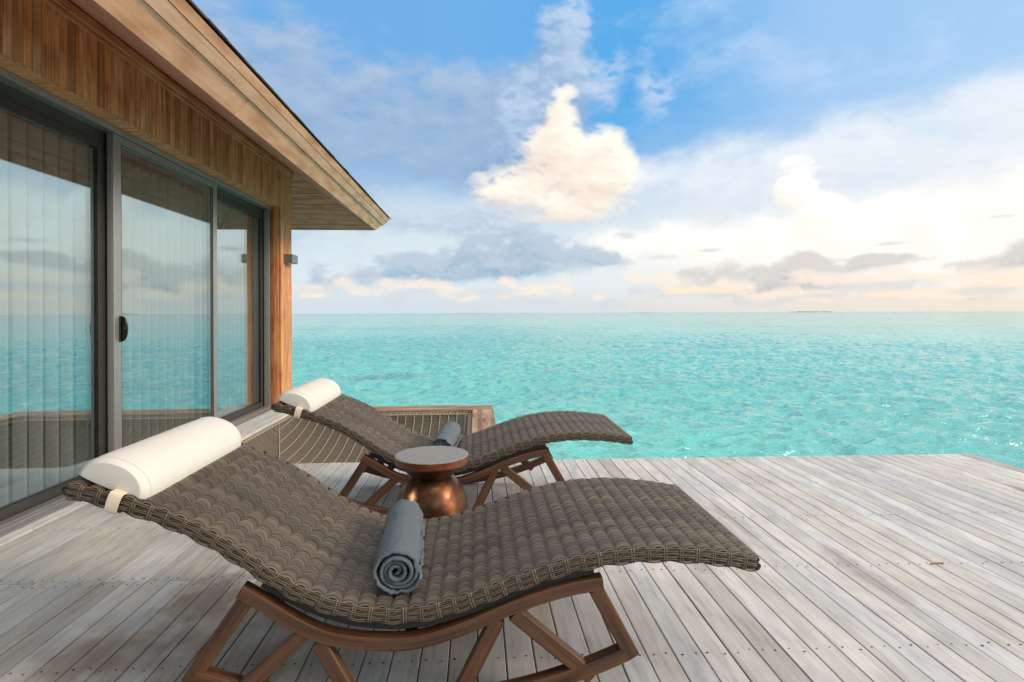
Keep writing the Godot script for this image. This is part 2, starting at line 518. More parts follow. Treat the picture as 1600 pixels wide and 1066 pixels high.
func make_materials() -> void:
	var wd := wood(100, 1024, 512, Vector3(172, 166, 160), Vector3(207, 203, 198), Vector3(226, 221, 215), 0.6, 0.35, 0.24)
	M.deck = wood_mat("weathered_deck", wd, Color(1, 1, 1), Vector2(0.9, 2.4), 0.72, 0.02, true)
	# weather stains over the whole deck, laid on by UV2 (0..1 over 6.4 x 5.6 m)
	M.deck.detail_enabled = true
	M.deck.detail_uv_layer = BaseMaterial3D.DETAIL_UV_2
	M.deck.detail_blend_mode = BaseMaterial3D.BLEND_MODE_MIX
	M.deck.detail_albedo = stain_map()
	M.deck_dark = wood_mat("deck_timber", wd, Color(0.60, 0.52, 0.45), Vector2(0.9, 2.4), 0.8, 0.1)
	var wt := wood(200, 1024, 512, Vector3(172, 102, 58), Vector3(214, 147, 98), Vector3(234, 184, 140), 0.6, 0.25, 0.55)
	M.teak = []
	for t in [[1.0, 1.0, 1.0], [0.90, 0.86, 0.82], [0.82, 0.76, 0.70], [1.0, 0.94, 0.84], [0.93, 0.93, 0.93], [0.86, 0.80, 0.78]]:
		M.teak.append(wood_mat("teak_cladding", wt, Color(t[0], t[1], t[2]), Vector2(0.8, 1.7), 0.62, 0.02))
	M.teak_trim = wood_mat("teak_trim", wt, Color(0.95, 0.9, 0.86), Vector2(0.7, 1.3), 0.6, 0.02)
	var wf := wood(300, 1024, 512, Vector3(188, 146, 112), Vector3(216, 182, 150), Vector3(230, 205, 182), 0.8, 0.2, 0.28)
	M.fascia = wood_mat("fascia_timber", wf, Color(1.0, 0.91, 0.87), Vector2(0.5, 1.1), 0.68, 0.015)
	M.fascia_pale = wood_mat("pale_fascia_timber", wf, Color(1.0, 0.95, 0.95), Vector2(0.4, 0.9), 0.68, 0.015)
	M.soffit = wood_mat("soffit_timber", wf, Color(1.0, 0.82, 0.80), Vector2(0.6, 1.4), 0.75, 0.02)
	var wb := wood(400, 512, 512, Vector3(58, 35, 19), Vector3(80, 50, 29), Vector3(97, 64, 39), 0.7, 0.25, 0.7)
	M.frame = wood_mat("stained_frame_wood", wb, Color(1, 1, 1), Vector2(1.2, 2.2), 0.5, 0.01)
	M.beam = wood_mat("rough_beam_wood", wood(500, 512, 512, Vector3(116, 88, 68), Vector3(150, 120, 96), Vector3(178, 150, 126), 1.2, 0.5, 0.6), Color(1, 1, 1), Vector2(0.8, 0.9), 0.8, 0.15)
	M.metal = mat("bronze_door_frame", Color(0.66, 0.64, 0.62), 0.36, 0.65)
	M.metal_dark = mat("dark_door_frame", Color(0.30, 0.285, 0.27), 0.4, 0.5)
	M.black = mat("black_plastic", Color(0.03, 0.03, 0.03), 0.25)
	M.chrome = mat("chrome", Color(0.85, 0.86, 0.88), 0.15, 1.0)
	M.screw = mat("screw_head", Color(0.16, 0.14, 0.13), 0.7, 0.3)
	var one := Image.create_empty(4, 4, false, Image.FORMAT_RGB8)
	one.fill(Color(1, 1, 1))
	M.glass = mat("coated_glass", Color(0.87, 0.96, 0.98, 0.24), 0.0, 1.0)
	M.glass.transparency = BaseMaterial3D.TRANSPARENCY_ALPHA
	M.glass.albedo_texture = tex(one)
	M.curtain = mat("sheer_curtain", Color(0.78, 0.75, 0.71), 0.9)
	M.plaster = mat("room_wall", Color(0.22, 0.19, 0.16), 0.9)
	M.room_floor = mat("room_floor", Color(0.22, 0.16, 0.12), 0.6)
	M.shingle = []
	for k in 4:
		M.shingle.append(mat("roof_shingle", Color(0.26 + 0.05 * k, 0.25 + 0.045 * k, 0.24 + 0.04 * k), 0.85))
	M.lamp_grey = mat("grey_lamp_casing", Color(0.52, 0.53, 0.54), 0.4, 0.6)
	M.wicker = mat("wicker_strand", Color(1, 1, 1), 0.40)
	M.wicker.vertex_color_use_as_albedo = true
	M.wicker_dark = mat("wicker_underlay", Color(0.06, 0.05, 0.042), 0.9)
	var cloth := flat_map(grey(61, 0.22, 512, 512, 1, 3), 512, 512)
	M.towel = mat("towel_terry", Color(0.47, 0.53, 0.56), 0.95)
	M.towel.heightmap_enabled = true
	M.towel.heightmap_texture = cloth
	M.towel.heightmap_scale = 0.9
	M.towel.uv1_scale = Vector3(9, 9, 1)
	M.towel.rim_enabled = true
	M.towel.rim = 0.6
	var tc := grey(62, 0.05, 512, 512, 1, 5)
	var tb := PackedByteArray(); tb.resize(512 * 512 * 3)
	for i in 512 * 512:
		var k := 0.80 + 0.36 * (tc[i] / 255.0)
		tb[i * 3] = int(clampf(196.0 * k, 0, 255)); tb[i * 3 + 1] = int(clampf(204.0 * k, 0, 255)); tb[i * 3 + 2] = int(clampf(210.0 * k, 0, 255))
	M.towel.albedo_texture = tex(Image.create_from_data(512, 512, false, Image.FORMAT_RGB8, tb))
	M.towel.albedo_color = Color(0.64, 0.685, 0.71)
	M.pillow = mat("cream_cushion", Color(0.845, 0.825, 0.79), 0.9)
	M.pillow.heightmap_enabled = true
	M.pillow.heightmap_texture = cloth
	M.pillow.heightmap_scale = 0.03
	M.pillow.uv1_scale = Vector3(12, 12, 1)
	M.strap = mat("beige_strap", Color(0.90, 0.82, 0.72), 0.85)
	M.rope = mat("net_rope", Color(0.45, 0.41, 0.36), 0.9)
	M.rope_pale = mat("pale_net_rope", Color(0.64, 0.59, 0.52), 0.9)
	# bronze stool: hammered metal with patina
	var pn := grey(71, 0.012, 512, 512, 1, 5)
	var pf := grey(72, 0.06, 512, 512, 1, 4)
	var pb := PackedByteArray(); pb.resize(512 * 512 * 3)
	var rb := PackedByteArray(); rb.resize(512 * 512)
	for i in 512 * 512:
		var k := clampf((pn[i] / 255.0 - 0.36) * 2.2 + (pf[i] / 255.0 - 0.5) * 0.15, 0.0, 1.0)
		var q := Vector3(84, 53, 36).lerp(Vector3(142, 97, 67), k)
		pb[i * 3] = int(q.x); pb[i * 3 + 1] = int(q.y); pb[i * 3 + 2] = int(q.z)
		rb[i] = int(clampf(76.0 + 40.0 * (1.0 - k) + (pf[i] - 128) * 0.1, 20, 200))
	M.bronze = mat("patinated_copper", Color(1, 1, 1), 1.0, 0.9)
	M.bronze.albedo_texture = tex(Image.create_from_data(512, 512, false, Image.FORMAT_RGB8, pb))
	M.bronze.roughness_texture = flat_map(rb, 512, 512)
	M.bronze.uv1_scale = Vector3(1, 1.6, 1)
	M.bronze_dark = mat("darkened_copper", Color(0.20, 0.12, 0.08), 0.35, 0.7)
	M.top = mat("grey_table_top", Color(0.66, 0.60, 0.54), 0.38)
	M.top.albedo_texture = M.towel.albedo_texture
	M.top.uv1_scale = Vector3(2, 3, 1)
	M.top_rim = wood_mat("table_rim_wood", wt, Color(0.50, 0.40, 0.33), Vector2(6, 4), 0.35, 0.0)
	M.top_rim.heightmap_enabled = false
	M.top_rim_dark = wood_mat("dark_neck_wood", wb, Color(0.62, 0.5, 0.42), Vector2(4, 3), 0.4, 0.0)
	M.top_rim_dark.heightmap_enabled = false
	M.black_wood = mat("black_inner_rail", Color(0.10, 0.085, 0.075), 0.6)

func stain_map() -> ImageTexture:
	var w := 1024; var h := 1024
	var b := PackedByteArray(); b.resize(w * h * 4)
	var n1 := grey(81, 0.010, w, h, 1, 5)
	var n2 := grey(82, 0.045, w, h, 1, 4)
	# brown water marks: x, z, radius across, radius along, strength
	var spots := [[-1.05, -2.15, 0.16, 0.42, 1.0], [-1.22, -1.85, 0.22, 0.30, 0.9], [-0.85, -1.9, 0.30, 0.34, 0.7], [-0.62, -2.95, 0.20, 0.20, 0.45], [3.35, -3.1, 0.06, 0.35, 0.9], [2.75, -3.9, 0.06, 0.2, 0.55], [1.35, -2.9, 0.05, 0.35, 0.5], [1.62, -2.25, 0.05, 0.3, 0.55]]
	for y in h:
		var z := 1.2 - 5.6 * y / h
		for x in w:
			var px := -2.45 + 6.4 * x / w
			var i := y * w + x
			var a := n1[i] / 255.0; var c := n2[i] / 255.0
			var k := 0.0
			for s in spots:
				var dx: float = (px - s[0]) / s[2]; var dz: float = (z - s[1]) / s[3]
				var d := dx * dx + dz * dz
				if d < 4.0:
					k = maxf(k, s[4] * smoothstep(0.25, 0.75, exp(-d * 0.8) * (0.35 + 0.9 * a + 0.5 * (c - 0.5)) + 0.12 * (c - 0.5)))
			if k > 0.03:
				b[i * 4] = 118; b[i * 4 + 1] = 92; b[i * 4 + 2] = 70; b[i * 4 + 3] = int(165.0 * k)
			else:
				# faint bleached and greyed patches
				var t := clampf((a - 0.5) * 3.0, -1.0, 1.0)
				if t > 0.0:
					b[i * 4] = 222; b[i * 4 + 1] = 214; b[i * 4 + 2] = 204; b[i * 4 + 3] = int(60.0 * t)
				else:
					b[i * 4] = 165; b[i * 4 + 1] = 164; b[i * 4 + 2] = 165; b[i * 4 + 3] = int(-75.0 * t)
	return tex(Image.create_from_data(w, h, false, Image.FORMAT_RGBA8, b))

# ---------------------------------------------------------------- sea and far islands
const SEA := -1.35
var wave_a: FastNoiseLite
var wave_b: FastNoiseLite
var wave_c: FastNoiseLite

func build_sea() -> void:
	wave_a = noise(21, 0.16, 2)
	wave_b = noise(22, 0.50, 2)
	wave_c = noise(23, 1.15, 2)
	var tone := noise(24, 0.018, 4)
	var tone2 := noise(25, 0.11, 3)
	var cx := 0.6; var cz := -1.6
	var radii := PackedFloat32Array()
	var r := 0.4
	while r < 9000.0:
		radii.push_back(r)
		r *= 1.0068 if r < 110.0 else (1.02 if r < 260.0 else 1.06)
		if r < 3.0: r += 0.12
	radii.push_back(9000.0)
	# fine steps towards the open water, coarse ones behind the house
	var angs := PackedFloat32Array()
	var a := -75.0
	while a < 140.0:
		angs.push_back(deg_to_rad(a)); a += 0.25 if a < 60.0 else 0.8
	while a < 285.0:
		angs.push_back(deg_to_rad(a)); a += 3.0
	angs.push_back(deg_to_rad(285.0))
	var nr := radii.size(); var na := angs.size()
	var pos := PackedVector3Array(); pos.resize(nr * na)
	var nor := PackedVector3Array(); nor.resize(nr * na)
	var col := PackedColorArray(); col.resize(nr * na)
	var uv := PackedVector2Array(); uv.resize(nr * na)
	var shallow := Color(0.110, 0.510, 0.445); var deep := Color(0.080, 0.410, 0.385); var reef := Color(0.05, 0.26, 0.28)
	for i in nr:
		r = radii[i]
		var cell := r * (0.0068 if r < 110.0 else 0.02)
		var fa := 0.13 * (1.0 - smoothstep(1.0, 2.6, cell))
		var fb := 0.070 * (1.0 - smoothstep(0.35, 0.9, cell))
		var fc := 0.155 * (1.0 - smoothstep(0.25, 0.72, cell))
		for k in na:
			var x := cx + sin(angs[k]) * r
			var z := cz - cos(angs[k]) * r
			var h := 0.0
			if r > 25.0: h += 0.30 * smoothstep(25.0, 120.0, r) * (1.0 - smoothstep(600.0, 1500.0, r)) * wave_a.get_noise_2d(x * 0.14, z * 0.22)
			if r < 160.0:
				if fa > 0.0: h += fa * wave_a.get_noise_2d(x * 0.62 + z * 0.14, z)
				if fb > 0.0: h += fb * (0.55 - 1.6 * absf(wave_b.get_noise_2d(x * 0.42 - z * 0.14, z)))
				if fc > 0.0: h += fc * (0.30 - 1.25 * absf(wave_c.get_noise_2d(x * 0.55 + z * 0.16, z)))
			var j := i * na + k
			pos[j] = Vector3(x, SEA + h, z)
			uv[j] = Vector2(x, z)
			var t := clampf(0.5 + 1.1 * tone.get_noise_2d(x * 0.4, z) + 0.5 * tone2.get_noise_2d(x * 0.35, z), 0.0, 1.0)
			var c := shallow.lerp(deep, t * 0.75)
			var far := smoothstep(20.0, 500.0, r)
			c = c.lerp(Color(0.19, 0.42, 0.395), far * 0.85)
			var dd := Vector2((x + 3.3) / 1.6, (z + 22.4) / 1.2).length()
			if dd < 2.0: c = c.lerp(reef, 0.8 * (1.0 - smoothstep(0.3, 1.3, dd + 0.8 * tone2.get_noise_2d(x * 4.0, z * 4.0))))
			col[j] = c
	for i in nr:
		for k in na:
			var i0 := maxi(i - 1, 0); var i1 := mini(i + 1, nr - 1)
			var k0 := maxi(k - 1, 0); var k1 := mini(k + 1, na - 1)
			var n := (pos[i1 * na + k] - pos[i0 * na + k]).cross(pos[i * na + k1] - pos[i * na + k0])
			if n.y < 0.0: n = -n
			nor[i * na + k] = n.normalized()
	var ix := PackedInt32Array(); ix.resize((nr - 1) * (na - 1) * 6)
	var q := 0
	for i in nr - 1:
		for k in na - 1:
			var b := i * na + k
			ix[q] = b; ix[q + 1] = b + na; ix[q + 2] = b + 1
			ix[q + 3] = b + 1; ix[q + 4] = b + na; ix[q + 5] = b + na + 1
			q += 6
	var arr := []; arr.resize(Mesh.ARRAY_MAX)
	arr[Mesh.ARRAY_VERTEX] = pos; arr[Mesh.ARRAY_NORMAL] = nor; arr[Mesh.ARRAY_COLOR] = col; arr[Mesh.ARRAY_TEX_UV] = uv; arr[Mesh.ARRAY_INDEX] = ix
	# check the winding once: front faces are clockwise seen from above
	if (pos[ix[1]] - pos[ix[0]]).cross(pos[ix[2]] - pos[ix[0]]).y > 0.0:
		for t in range(0, ix.size(), 3):
			var s := ix[t + 1]; ix[t + 1] = ix[t + 2]; ix[t + 2] = s
		arr[Mesh.ARRAY_INDEX] = ix
	var m := ArrayMesh.new()
	m.add_surface_from_arrays(Mesh.PRIMITIVE_TRIANGLES, arr)
	# ripples smaller than the mesh: a seamless relief of 13 m, several sizes of ripple laid over each other
	var rip := noise(31, 0.020, 5).get_seamless_image(1024, 2048)
	rip.convert(Image.FORMAT_L8)
	rip.resize(2048, 2048, Image.INTERPOLATE_CUBIC)
	rip.bump_map_to_normal_map(13.0)
	var w := mat("lagoon_water", Color(1, 1, 1), 0.05)
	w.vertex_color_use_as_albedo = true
	w.normal_enabled = true
	w.normal_texture = tex(rip)
	w.metallic_specular = 0.95
	w.normal_scale = 1.0
	w.uv1_scale = Vector3(1.0 / 16.0, 1.0 / 9.0, 1)
	var o := put("sea", m, w, self, Transform3D(), "structure")
	tag(o, "turquoise lagoon with small choppy ripples out to the horizon", "sea")
	# low islands on the horizon
	for s in [[31.4, 5200.0, 330.0, 13.0, "long low wooded island on the horizon, right of the middle"], [-0.4, 6500.0, 420.0, 5.0, "faint thin sandbank on the horizon above the far lounger"], [16.6, 6000.0, 300.0, 6.0, "short flat islet on the horizon right of the thin sandbank"]]:
		var g := Geo.new()
		var jag := noise(int(s[2]), 0.045, 3)
		var back := 40.0
		for k in 40:
			var h0: float = s[3] * pow(sin(PI * k / 40.0), 0.45) * (0.6 + 0.5 * jag.get_noise_1d(k * 6.0))
			var h1: float = s[3] * pow(sin(PI * (k + 1) / 40.0), 0.45) * (0.6 + 0.5 * jag.get_noise_1d(k * 6.0 + 6.0))
			var x0: float = s[2] * (k / 40.0 - 0.5); var x1: float = s[2] * ((k + 1) / 40.0 - 0.5)
			g.patch(Vector3(x0, -1, back), Vector3(x1, -1, back), Vector3(x1, h1, back * 0.4), Vector3(x0, h0, back * 0.4), Vector3(0, 0.3, 1))
			g.patch(Vector3(x0, -1, -back), Vector3(x1, -1, -back), Vector3(x1, h1, back * 0.4), Vector3(x0, h0, back * 0.4), Vector3(0, 0.3, -1))
		var ar := deg_to_rad(s[0])
		var isl := put("island", g.mesh(), mat("hazy_island", Color(0.56, 0.57, 0.56), 0.95), self, Transform3D(Basis(Vector3.UP, -ar), Vector3(sin(ar) * s[1], SEA, -cos(ar) * s[1])), "structure")
		tag(isl, s[4], "island")

# ---------------------------------------------------------------- deck
const PITCH := 0.0905
const EDGE0 := -2.2645

func row_z(base: float, x: float) -> float:
	return base + 0.02 * (x - 0.6)

func build_deck() -> void:
	var d := thing("deck", "weathered silver grey timber deck of narrow boards above the lagoon", "deck", at(0.7, 0, -2.0), "", "structure")
	var off := at(-0.7, 0, 2.0)
	var rows := [-1.20, -1.79, -2.38, -2.97, -3.56, -4.145]
	var screws := Geo.new()
	for i in 67:
		var x0 := EDGE0 + PITCH * i + 0.0016
		var x1 := EDGE0 + PITCH * (i + 1) - 0.0016
		var xm := (x0 + x1) * 0.5
		var far := row_z(-4.215, xm) + rng.randf_range(-0.003, 0.003)
		var cuts := [1.0]
		if i < 17 and i % 8 != 5: cuts.append(row_z(-2.385, xm))
		elif i % 5 == 2: cuts.append(row_z(-0.6, xm))
		elif i > 38 and i % 4 == 1: cuts.append(row_z(-2.97, xm))
		cuts.append(far)
		for k in cuts.size() - 1:
			var za: float = cuts[k] - (0.0 if k == 0 else 0.0015)
			var zb: float = cuts[k + 1] + (0.0 if k == cuts.size() - 2 else 0.0015)
			var g := Geo.new()
			var tone := rng.randf_range(0.72, 0.93)
			var warm := rng.randf_range(-1.0, 1.0)
			if rng.randf() < 0.13: tone *= 0.84; warm = 1.4
			if xm > 1.6 and rng.randf() < 0.35: warm += 0.8
			g.tint = Color(tone * (0.99 + 0.030 * warm), tone, tone * (1.015 - 0.040 * warm))
			var up := rng.randf_range(-0.0012, 0.0008)
			g.box(Transform3D(Basis(), Vector3(xm, -0.0125 + up, (za + zb) * 0.5)), Vector3(x1 - x0, 0.025, absf(za - zb)), 0.003, 2, Vector2(rng.randf() * 9.0, rng.randf() * 9.0))
			for q in g.v.size():
				g.uv2[q] = Vector2((g.v[q].x + 2.45) / 6.4, (1.2 - g.v[q].z) / 5.6)
			put("deck_board", g.mesh(), M.deck, d, off)
		# two screws over each joist
		for rz in rows:
			for sx in [0.022, PITCH - 0.026]:
				var both := [0.0]
				if i < 17 and rz == -2.38: both = [-0.025, 0.03]
				for dz in both:
					screw(screws, Vector3(x0 + sx + rng.randf_range(-0.006, 0.006), 0.0, row_z(rz, xm) + dz + rng.randf_range(-0.012, 0.012)))
	put("screw", screws.mesh(), M.screw, d, off, "stuff")
	# the pale strip along the door track, and the boards beside the net
	var zs := [1.0, -0.9, -3.05, -4.21]
	for k in 3:
		var g := Geo.new()
		g.tint = Color(1.06, 1.03, 1.0)
		g.box(Transform3D(Basis(), Vector3(-2.3065, -0.010, (zs[k] + zs[k + 1]) * 0.5)), Vector3(0.0725, 0.028, absf(zs[k] - zs[k + 1]) - 0.004), 0.003, 2, Vector2(k * 2.3, 0.4))
		for q in g.v.size(): g.uv2[q] = Vector2(0.97, 0.03)
		put("threshold_board", g.mesh(), M.deck, d, off)
	for b in [[-2.343, -2.262, 1.0], [-2.258, -2.165, 0.93], [-2.161, -2.075, 1.04]]:
		var g := Geo.new()
		g.tint = Color(b[2] * 1.03, b[2], b[2] * 0.98)
		g.box(Transform3D(Basis(), Vector3((b[0] + b[1]) * 0.5, -0.0125, -5.56)), Vector3(b[1] - b[0], 0.03, 2.66), 0.003, 2, Vector2(b[0] * 7.0, 1.4))
		for q in g.v.size(): g.uv2[q] = Vector2(0.97, 0.03)
		put("threshold_board", g.mesh(), M.deck, d, off)
	put("gap_shade_sheet", span(-2.33, 3.73, -0.0290, -0.0262, -4.16, 1.0, 0.0), M.black, d, off)  # black sheet added under the boards so the gaps read as shade
	# joists, edge beams and piles under the boards
	for rz in rows:
		var g := Geo.new()
		g.box(Transform3D(Basis(Vector3.UP, -0.02), Vector3(0.77, -0.105, row_z(rz, 0.77) + (0.04 if rz < -4.0 else 0.0))), Vector3(6.04, 0.15, 0.05), 0.004, 0)
		put("joist", g.mesh(), M.deck_dark, d, off)
	put("edge_beam", span(3.74, 3.785, -0.20, -0.027, -4.05, 1.0), M.deck_dark, d, off)
	for px in [-2.0, 0.6, 3.4]:
		for pz in [-0.4, -3.9]:
			var g := Geo.new()
			g.tube([Vector3(px, -0.178, pz), Vector3(px, -4.0, pz)], 0.11, 14)
			put("pile", g.mesh(), M.deck_dark, d, off)

func screw(g: Geo, p: Vector3) -> void:
	var r := rng.randf_range(0.0032, 0.0046)
	var first := g.vert(p + Vector3(0, 0.0012, 0), Vector3.UP)
	for k in 7:
		var a := TAU * k / 7.0
		g.vert(p + Vector3(cos(a) * r, 0.0008, sin(a) * r), Vector3.UP)
	for k in 7:
		g.tri(first, first + 1 + k, first + 1 + (k + 1) % 7)

# ---------------------------------------------------------------- the house on the left
func build_house() -> void:
	var h := thing("villa", "timber clad villa on the left with bronze framed sliding glass doors", "house", at(-3.9, 0, -3.1))
	var o := at(3.9, 0, 3.1)
	var zc := -7.21       # far corner of the wall
	var x_w := -2.30      # face of the cladding
	# cladding over the doors: narrow vertical boards, and the short boards of the reveal under it
	var boards := []
	for k in 6: boards.append(span(x_w - 0.018, x_w, 2.372, 2.90, -0.0305, 0.0305, 0.0025, 1, Vector2(k * 1.37, k * 0.61)))
	var unders := []
	for k in 4: unders.append(span(-2.44, x_w - 0.001, 2.358, 2.371, -0.0305, 0.0305, 0.0015, 0, Vector2(k * 0.77, k * 0.31)))
	var z := 0.6
	var i := 0
	while z > zc + 0.40:
		var m = M.teak[rng.randi() % 6]
		put("cladding_board", boards[rng.randi() % 6], m, h, o * at(rng.randf_range(-0.0015, 0.0), 0, z))
		put("reveal_board", unders[rng.randi() % 4], M.teak[[0, 3, 4][rng.randi() % 3]], h, o * at(0, 0, z))
		z -= 0.0632
		i += 1
	var zj := z + 0.0316   # the opening ends here
	# corner: cladding boards beyond the opening, their reveal facing the doors, and the end wall
	var nb := 5
	var wd := (zj - zc) / nb
	for k in nb:
		var zb := zj - wd * (k + 0.5)
		put("cladding_board", span(x_w - 0.018, x_w, -0.02, 2.90, zb - wd * 0.5 + 0.0012, zb + wd * 0.5 - 0.0012, 0.0025, 1, Vector2(k * 1.1, k * 0.53)), M.teak[[0, 3, 4, 0, 3][k]], h, o)
	for k in 2:
		put("reveal_board", span(-2.44 + 0.0605 * k, -2.381 + 0.0605 * k, -0.02, 2.357, zj + 0.001, zj + 0.016, 0.002, 1, Vector2(k * 0.9, 0.2 + k)), M.teak[[2, 3][k]], h, o)
	for k in 34:
		put("cladding_board", span(x_w - 0.020 - 0.094 * (k + 1) + 0.002, x_w - 0.020 - 0.094 * k, -0.02, 2.90, zc, zc + 0.018, 0.0025, 1, Vector2(k * 0.7, 0.3)), M.teak[rng.randi() % 6], h, o)
	# solid walls behind the cladding, room inside
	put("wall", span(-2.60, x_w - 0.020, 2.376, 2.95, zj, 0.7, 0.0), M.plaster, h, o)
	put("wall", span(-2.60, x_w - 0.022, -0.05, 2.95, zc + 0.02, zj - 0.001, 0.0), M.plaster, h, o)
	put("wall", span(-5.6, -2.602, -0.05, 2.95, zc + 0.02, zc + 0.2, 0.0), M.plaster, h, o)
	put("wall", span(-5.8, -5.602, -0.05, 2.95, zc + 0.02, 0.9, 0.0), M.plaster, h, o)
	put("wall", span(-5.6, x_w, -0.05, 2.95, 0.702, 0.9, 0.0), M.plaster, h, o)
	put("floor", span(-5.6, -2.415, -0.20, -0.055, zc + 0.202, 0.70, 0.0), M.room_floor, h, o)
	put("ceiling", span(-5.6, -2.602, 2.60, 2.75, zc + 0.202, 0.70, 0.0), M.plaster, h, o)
	put("floor_beam", span(-5.7, -2.346, -0.42, -0.205, zc + 0.03, 0.9, 0.0), M.deck_dark, h, o)
	# head of the opening, jamb and track
	put("door_head", span(-2.56, -2.405, 2.318, 2.357, zj, 0.69, 0.003), M.metal, h, o)
	put("door_head", span(-2.535, -2.482, 2.250, 2.317, zj + 0.04, 0.69, 0.002), M.metal_dark, h, o)
	put("door_jamb", span(-2.53, -2.415, -0.02, 2.317, zj + 0.017, zj + 0.050, 0.003, 1), M.metal_dark, h, o)
	put("door_jamb", span(-2.475, -2.408, -0.02, 2.317, zj + 0.052, zj + 0.070, 0.003, 1), M.metal, h, o)
	for t in [[-2.60, -2.478, 0.012], [-2.476, -2.412, 0.026], [-2.410, -2.388, 0.020], [-2.386, -2.347, 0.010]]:
		put("door_track", span(t[0], t[1], -0.05, t[2], zj + 0.018, 0.69, 0.003), M.metal, h, o)
	# three sliding doors: inner, outer, inner
	door(h, o, -2.505, -0.9, -4.0, 0.085, 0.115, false)
	door(h, o, -2.444, -3.945, -5.455, 0.082, 0.075, true)
	door(h, o, -2.505, -5.38, zj + 0.075, 0.07, 0.06, false)
	# roof: soffit boards, fascia, roofing
	var wc := Vector3(x_w, 2.885, zc)
	var ev := Vector3(0.874, -0.610, -0.874)
	var nb2 := 11
	for k in nb2:
		var t0 := (k + 0.02) / nb2
		var t1 := (k + 0.955) / nb2
		var a := wc + ev * t0; var b := wc + ev * t1
		soffit(h, o, Vector3(a.x, a.y, 0.9), Vector3(b.x, b.y, 0.9), b + Vector3(0, 0, 0.006), a + Vector3(0, 0, 0.006), Vector3(0.57, 0.82, 0))
		soffit(h, o, Vector3(-5.8, a.y, a.z), Vector3(-5.8, b.y, b.z), b - Vector3(0.006, 0, 0), a - Vector3(0.006, 0, 0), Vector3(0, 0.82, -0.57))
	put("cornice", span(x_w + 0.001, x_w + 0.028, 2.80, 2.858, zc + 0.0, 0.9, 0.006), M.teak_trim, h, o)
	put("cornice", span(x_w + 0.001, x_w + 0.016, 2.768, 2.798, zc + 0.0, 0.9, 0.004), M.teak_trim, h, o)
	var e0 := wc + ev
	# fascia section: outward and up from the soffit edge
	var p0 := Vector2(0.004, -0.004); var p1 := Vector2(0.090, 0.088); var p2 := Vector2(0.146, 0.130); var p3 := Vector2(0.180, 0.172)
	var js := [0.9, -3.43, -4.82, zc]
	for k in 3:
		fascia(h, o, "fascia_board", M.fascia, e0, p0, p1, js[k], js[k + 1], k == 2, 0.028, k * 1.7)
	js = [0.9, -2.2, -5.1, zc]
	for k in 3:
		fascia(h, o, "fascia_trim", M.fascia_pale, e0, p1 + Vector2(0.010, -0.006), p2, js[k], js[k + 1], k == 2, 0.03, k * 2.3 + 0.4)
	fascia(h, o, "drip_board", M.fascia, e0, p2 + Vector2(0.002, 0.004), p3, 0.9, zc, true, 0.02, 5.1)
	for s in [[p0, p1, "fascia_board"], [p1 + Vector2(0.01, -0.006), p2, "fascia_trim"], [p2 + Vector2(0.002, 0.004), p3, "drip_board"]]:
		var g := Geo.new()
		var q0: Vector2 = s[0]; var q1: Vector2 = s[1]
		g.patch(Vector3(-5.8, e0.y + q0.y, e0.z - q0.x), Vector3(e0.x + q0.x, e0.y + q0.y, e0.z - q0.x), Vector3(e0.x + q1.x, e0.y + q1.y, e0.z - q1.x), Vector3(-5.8, e0.y + q1.y, e0.z - q1.x), Vector3(0, -0.5, -1))
		var inn := Vector3(0, 0.02, 0.03)
		g.patch(Vector3(-5.8, e0.y + q0.y, e0.z - q0.x) + inn, Vector3(e0.x + q0.x, e0.y + q0.y, e0.z - q0.x) + inn, Vector3(e0.x + q1.x, e0.y + q1.y, e0.z - q1.x) + inn, Vector3(-5.8, e0.y + q1.y, e0.z - q1.x) + inn, Vector3(0, 0.5, 1))
		put(s[2], g.mesh(), M.fascia, h, o)
	# roof planes from the eave up to the ridge
	var er := e0 + Vector3(p3.x - 0.01, p3.y + 0.004, -(p3.x - 0.01))
	var rise := 0.66
	var run := 2.4
	var g2 := Geo.new()
	var r0 := Vector3(er.x - run, er.y + run * rise, er.z + run)
	for dy in [0.0, 0.012]:
		var up := Vector3(0, dy, 0)
		g2.patch(Vector3(er.x, er.y, 0.9) + up, er + up, r0 + up, Vector3(r0.x, r0.y, 0.9) + up, Vector3(0.5, 1, 0))
		g2.patch(Vector3(er.x - 2.0 * run, er.y, er.z) + up, er + up, r0 + up, r0 + up + Vector3(-0.01, 0, 0), Vector3(0, 1, -0.5))
		g2.patch(Vector3(er.x - 2.0 * run, er.y, 0.9) + up, Vector3(er.x - 2.0 * run, er.y, er.z) + up, r0 + up, Vector3(r0.x, r0.y, 0.9) + up, Vector3(-0.5, 1, 0))
	put("roof", g2.mesh(), M.shingle[1], h, o)
	var sl := Vector3(-1, rise, 0).normalized()
	for c in 2:
		var zz := 0.85
		while zz > er.z + 0.15 + c * 0.2:
			var w := rng.randf_range(0.16, 0.26)
			var base := er + Vector3(0.016, 0.014, 0) + sl * (0.16 * c + rng.randf_range(-0.008, 0.008)) + Vector3(0, 0.012 * c, 0)
			var bs := Basis(sl, sl.cross(Vector3(0, 0, -1)).normalized(), Vector3(0, 0, 1))
			if bs.y.y < 0.0: bs.y = -bs.y; bs.z = -bs.z
			var g := Geo.new()
			g.box(Transform3D(bs, Vector3(base.x, base.y, zz - w * 0.5) + sl * 0.11), Vector3(0.24, rng.randf_range(0.007, 0.010), w - 0.005), 0.002)
			put("roof_shingle", g.mesh(), M.shingle[rng.randi() % 4], h, o)
			zz -= w
	# curtains hang inside, one to each door
	curtain(-0.95, -4.14, 0.128, "pale sheer curtain in wide pleats behind the nearest sliding door")
	curtain(-4.16, -5.78, 0.118, "pale sheer curtain behind the middle door with the black handle")
